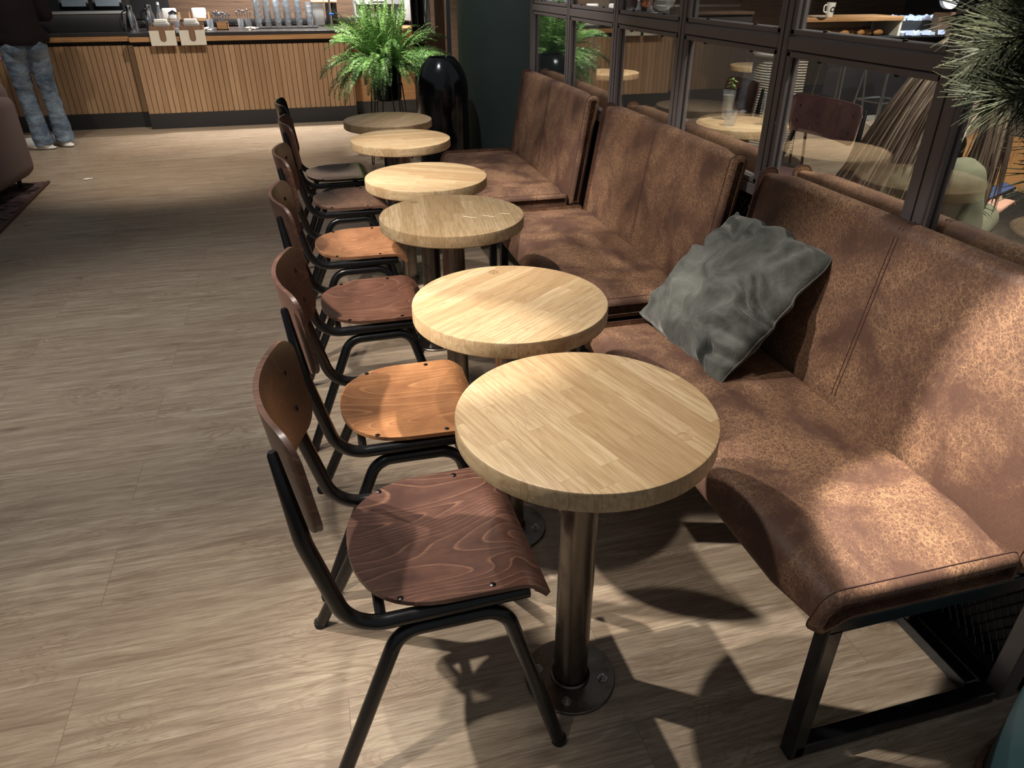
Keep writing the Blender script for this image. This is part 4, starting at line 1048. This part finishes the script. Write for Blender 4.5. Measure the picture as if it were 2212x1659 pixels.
# drinks
M['lemon'] = plain('lemon', srgb(226, 190, 80), .5); M['ice_drink'] = plain('pale_drink', srgb(190, 186, 172), .3)
for i, (x, y, lb) in enumerate(((2.30, 3.84, 'tall glass of pale drink with a mint sprig behind the glass'), (2.42, 3.62, 'tall glass with lemon slices and black straw behind the glass'), (2.22, 3.66, 'short empty tumbler on the table behind the glass'))):
    o = thing('drinking_glass', lb, 'glass', (x, y, .759)); hh = (.155, .155, .08)[i]
    MB().lathe([(0, 0), (.028, 0), (.037, hh), (.035, hh), (.027, .008), (0, .008)], n=28).build('glass_wall', M['glass'], o)
    if i == 0:
        MB().lathe([(0, .009), (.027, .009), (.034, .13), (0, .13)], n=24).build('drink', M['ice_drink'], o)
        b_ = MB().tube([(.01, 0, .10), (.015, .005, .20)], .002, 5)
        for k in range(8): b_.ellipsoid((.015 + .018 * math.cos(k * 2.4), .005 + .018 * math.sin(k * 2.4), .165 + .007 * k), (.014, .007, .003), (.3, .4, k * 2.4), 8, 5)
        b_.build('mint_sprig', M['fern'], o)
    if i == 1:
        for k in range(3): MB().lathe([(0, -.002), (.024, -.002), (.024, .002), (0, .002)], (0, 0, .03 + .025 * k), 18, Matrix.Rotation(R(50 + 30 * k), 4, 'X')).build('lemon_slice', M['lemon'], o)
        MB().tube([(-.01, .01, .01), (.02, -.01, .24)], .0035, 7).build('straw', M['blackmat'], o)
# woven chair and stools further back
o = thing('woven_chair', 'tall woven cream tub chair behind the glass', 'armchair', (3.85, 5.6, 0), R(-20))
tt = NT('woven_rope'); v = tt.coord(); wv = tt.n('ShaderNodeTexWave', wave_type='BANDS', bands_direction='Z'); tt.set(wv, 'Vector', v); wv.inputs['Scale'].default_value = 16; wv.inputs['Distortion'].default_value = 1.5
tt.bump(wv.outputs[0], .8, .01); M['rope'] = tt.fin(tt.mix(wv.outputs[0], srgb(120, 112, 98), srgb(186, 178, 162)), .8)
sh = []
for k in range(25):
    a = R(-110) + R(220) * k / 24; sh.append((-.27 * math.cos(a), .27 * math.sin(a)))
sheet(MB(), [[(x, y, .20 + .72 * k / 10) for x, y in sh] for k in range(11)], [[(x * .9, y * .9, .20 + .72 * k / 10) for x, y in sh] for k in range(11)]).build('woven_back', M['rope'], o)
MB().tube([(x * .95, y * .95, .925) for x, y in sh], .03, 10).build('top_roll', M['white'], o)
MB().box((.04, 0, .40), (.46, .46, .10), .04, 4).build('seat', M['rope'], o)
for sx_, sy_ in ((-.17, -.17), (-.17, .17), (.2, -.17), (.2, .17)): MB().tube([(sx_, sy_, .36), (sx_ * 1.1, sy_ * 1.1, 0)], .012, 8).build('leg', M['black'], o)
def stool(x, y, rz, label):
    o = thing('bar_stool', label, 'stool', (x, y, 0), rz, 'bar stools far behind the glass'); g = M['stoolgrey']
    MB().box((0, 0, .79), (.38, .38, .05), .02, 3).build('seat', M['blackmat'], o)
    fs = [(-.21, -.21), (.21, -.21), (.21, .21), (-.21, .21)]
    for a, b in fs: MB().tube([(a * .7, b * .7, .765), (a, b, .002)], .011, 8).build('leg', g, o)
    for (a, b), (c, d) in zip(fs, fs[1:] + fs[:1]): MB().tube([(a * .9, b * .9, .26), (c * .9, d * .9, .26)], .008, 8).build('footrest', g, o)
M['stoolgrey'] = metal_mat('pale_steel', srgb(170, 172, 172), .4)
stool(5.45, 6.95, .2, 'pale steel bar stool, left one behind the glass'); stool(6.15, 7.10, .1, 'pale steel bar stool, right one behind the glass')
# display counter
o = thing('food_counter', 'dark food counter with wooden top shelf far behind the glass', 'counter', (6.3, 7.6, 0))
MB().span((-1.0, .05, 0), (2.2, .75, .84)).build('body', M['blackmat'], o); MB().span((-.95, -.02, .84), (2.2, .75, .86), .003).build('tray_shelf', M['kick'], o)
MB().span((-.95, 0, 1.015), (.33, .5, 1.06), .004).build('wooden_shelf', M['oakband'], o)
for x in (-.93, .32): MB().span((x - .015, .02, .86), (x + .015, .48, 1.015)).build('support', M['cream'], o)
MB().span((.35, .2, .86), (2.2, .7, 1.0), .004).build('ice_step', M['kick'], o); MB().span((.80, -.01, .86), (1.05, .1, 1.09), .004).build('divider', M['panelwood'], o)
rnd = random.Random(8); M['crust'] = plain('pastry_crust', srgb(172, 124, 74), .6, 0, .4, .3, 30)
for k in range(9):
    o = MB().ellipsoid((0, 0, .035), (.055, .038, .035), (0, 0, 0), 16, 10).ellipsoid((.035, 0, .03), (.03, .03, .028), None, 12, 8).ellipsoid((-.035, 0, .03), (.03, .03, .028), None, 12, 8).build('pastry', M['crust'])
    o.location = (5.50 + k * .115, 7.72 + .05 * (k % 2), .861); o.rotation_euler = (0, 0, rnd.uniform(-.5, .5)); tag(o, 'golden pastry on the tray under the wooden shelf behind the glass', 'pastry', 'pastries under the shelf')
tt = NT('crushed_ice'); v = tt.coord(); tt.bump(tt.noise(v, 60, 4), 1, .02); M['ice'] = tt.fin(tt.mix(tt.noise(v, 45, 4), srgb(150, 180, 220), srgb(240, 246, 255)), .25)
from mathutils import noise as NZ
for (x0, x1, y0, y1, z, lb) in ((6.66, 8.4, 7.82, 8.25, 1.0, 'crushed ice on the upper step of the food counter'), (6.66, 8.4, 7.60, 7.79, .861, 'crushed ice on the lower step of the food counter')):
    n = 40; g_ = [[(x0 + (x1 - x0) * i / n, y0 + (y1 - y0) * j / 10, z + .03 + .035 * NZ.noise(Vector((i * .9, j * .9, z * 7)))) for j in range(11)] for i in range(n + 1)]
    o = sheet(MB(), g_, [[(p[0], p[1], z) for p in r_] for r_ in g_]).build('crushed_ice', M['ice'], smooth=False); tag(o, lb, 'ice', None, 'stuff')
for k in range(6):
    for row in range(2):
        o = MB().box((0, 0, .03), (.10, .004, .05), 0).build('price_card', plain('lilac_card', srgb(168, 176, 206), .6)); o.location = (6.68 + k * .22 + .05 * row, (7.80, 7.575)[row], (1.0, .861)[row]); o.rotation_euler = (R(-15), 0, 0)
        tag(o, ['small pale blank card along the upper ice step', 'small pale blank card along the lower ice step'][row], 'card', ['cards on the upper ice step', 'cards on the lower ice step'][row])
o = thing('paper_cup', 'white cup with a dark ring emblem on the wooden shelf behind the glass', 'cup', (5.70, 7.68, 1.061))
MB().lathe([(0, 0), (.036, 0), (.05, .14), (.047, .14), (.034, .006), (0, .006)], n=32).build('cup_body', M['white'], o)
MB().tube(fillet([(-.04, 0, .12), (-.085, 0, .115), (-.08, 0, .05), (-.036, 0, .045)], .02), .007, 8).build('handle', M['white'], o)
MB().tube([(.022 * math.cos(2 * PI * k / 24), -.045 - .004 * math.sin(2 * PI * k / 24), .075 + .022 * math.sin(2 * PI * k / 24)) for k in range(24)], .005, 6, closed=True).build('ring_emblem', M['blackmat'], o)
o = MB().lathe([(0, 0), (.09, 0), (.10, .012), (0, .014)], (5.55, 7.66, 1.061), 28).build('saucer', M['white']); tag(o, 'white saucer on the wooden shelf left of the cup', 'saucer')
o = MB().lathe([(0, 0), (.05, 0), (.1, .05), (.115, .11), (.11, .11), (.09, .05), (0, .012)], n=32).build('tilted_bowl', M['white']); o.location = (7.17, 7.68, 1.21); o.rotation_euler = (R(75), 0, 0); tag(o, 'white bowl standing on edge on the divider of the food counter', 'bowl')
# dark half-height wall with shelf and crockery
o = thing('low_wall', 'dark half-height wall with a wooden shelf far behind the glass', 'wall', (3.7, 8.0, 0))
MB().span((-1.3, 0, 0), (1.25, .12, 1.08)).build('panel', M['darkwall'], o); MB().span((-1.3, -.03, 1.08), (1.25, .32, 1.11), .004).build('shelf', M['panelwood'], o)
o = MB().lathe([(0, 0), (.05, 0), (.10, .05), (.125, .12), (.118, .19), (.10, .22), (0, .23)], (3.66, 8.1, 1.111), 36).build('copper_pot', metal_mat('copper', srgb(196, 132, 96), .25)); tag(o, 'round copper pot on the low wall behind the glass', 'pot')
for x, r_, lb in ((3.25, .16, 'white plate standing left of the copper pot'), (3.92, .17, 'cream plate standing right of the copper pot')):
    o = MB().lathe([(0, 0), (r_ * .6, 0), (r_, .02), (r_ * .98, .026), (r_ * .58, .008), (0, .008)], n=40).build('plate', M['cream']); o.location = (x, 8.21, 1.111 + r_); o.rotation_euler = (R(82), 0, 0); tag(o, lb, 'plate')
o = MB().lathe([(0, 0), (.03, 0), (.045, .06), (.03, .14), (.018, .17), (0, .17)], (3.46, 8.08, 1.111), 24).build('pink_vase', plain('dusty_pink', srgb(172, 110, 104), .4)); tag(o, 'dusty pink vase between plate and copper pot', 'vase')
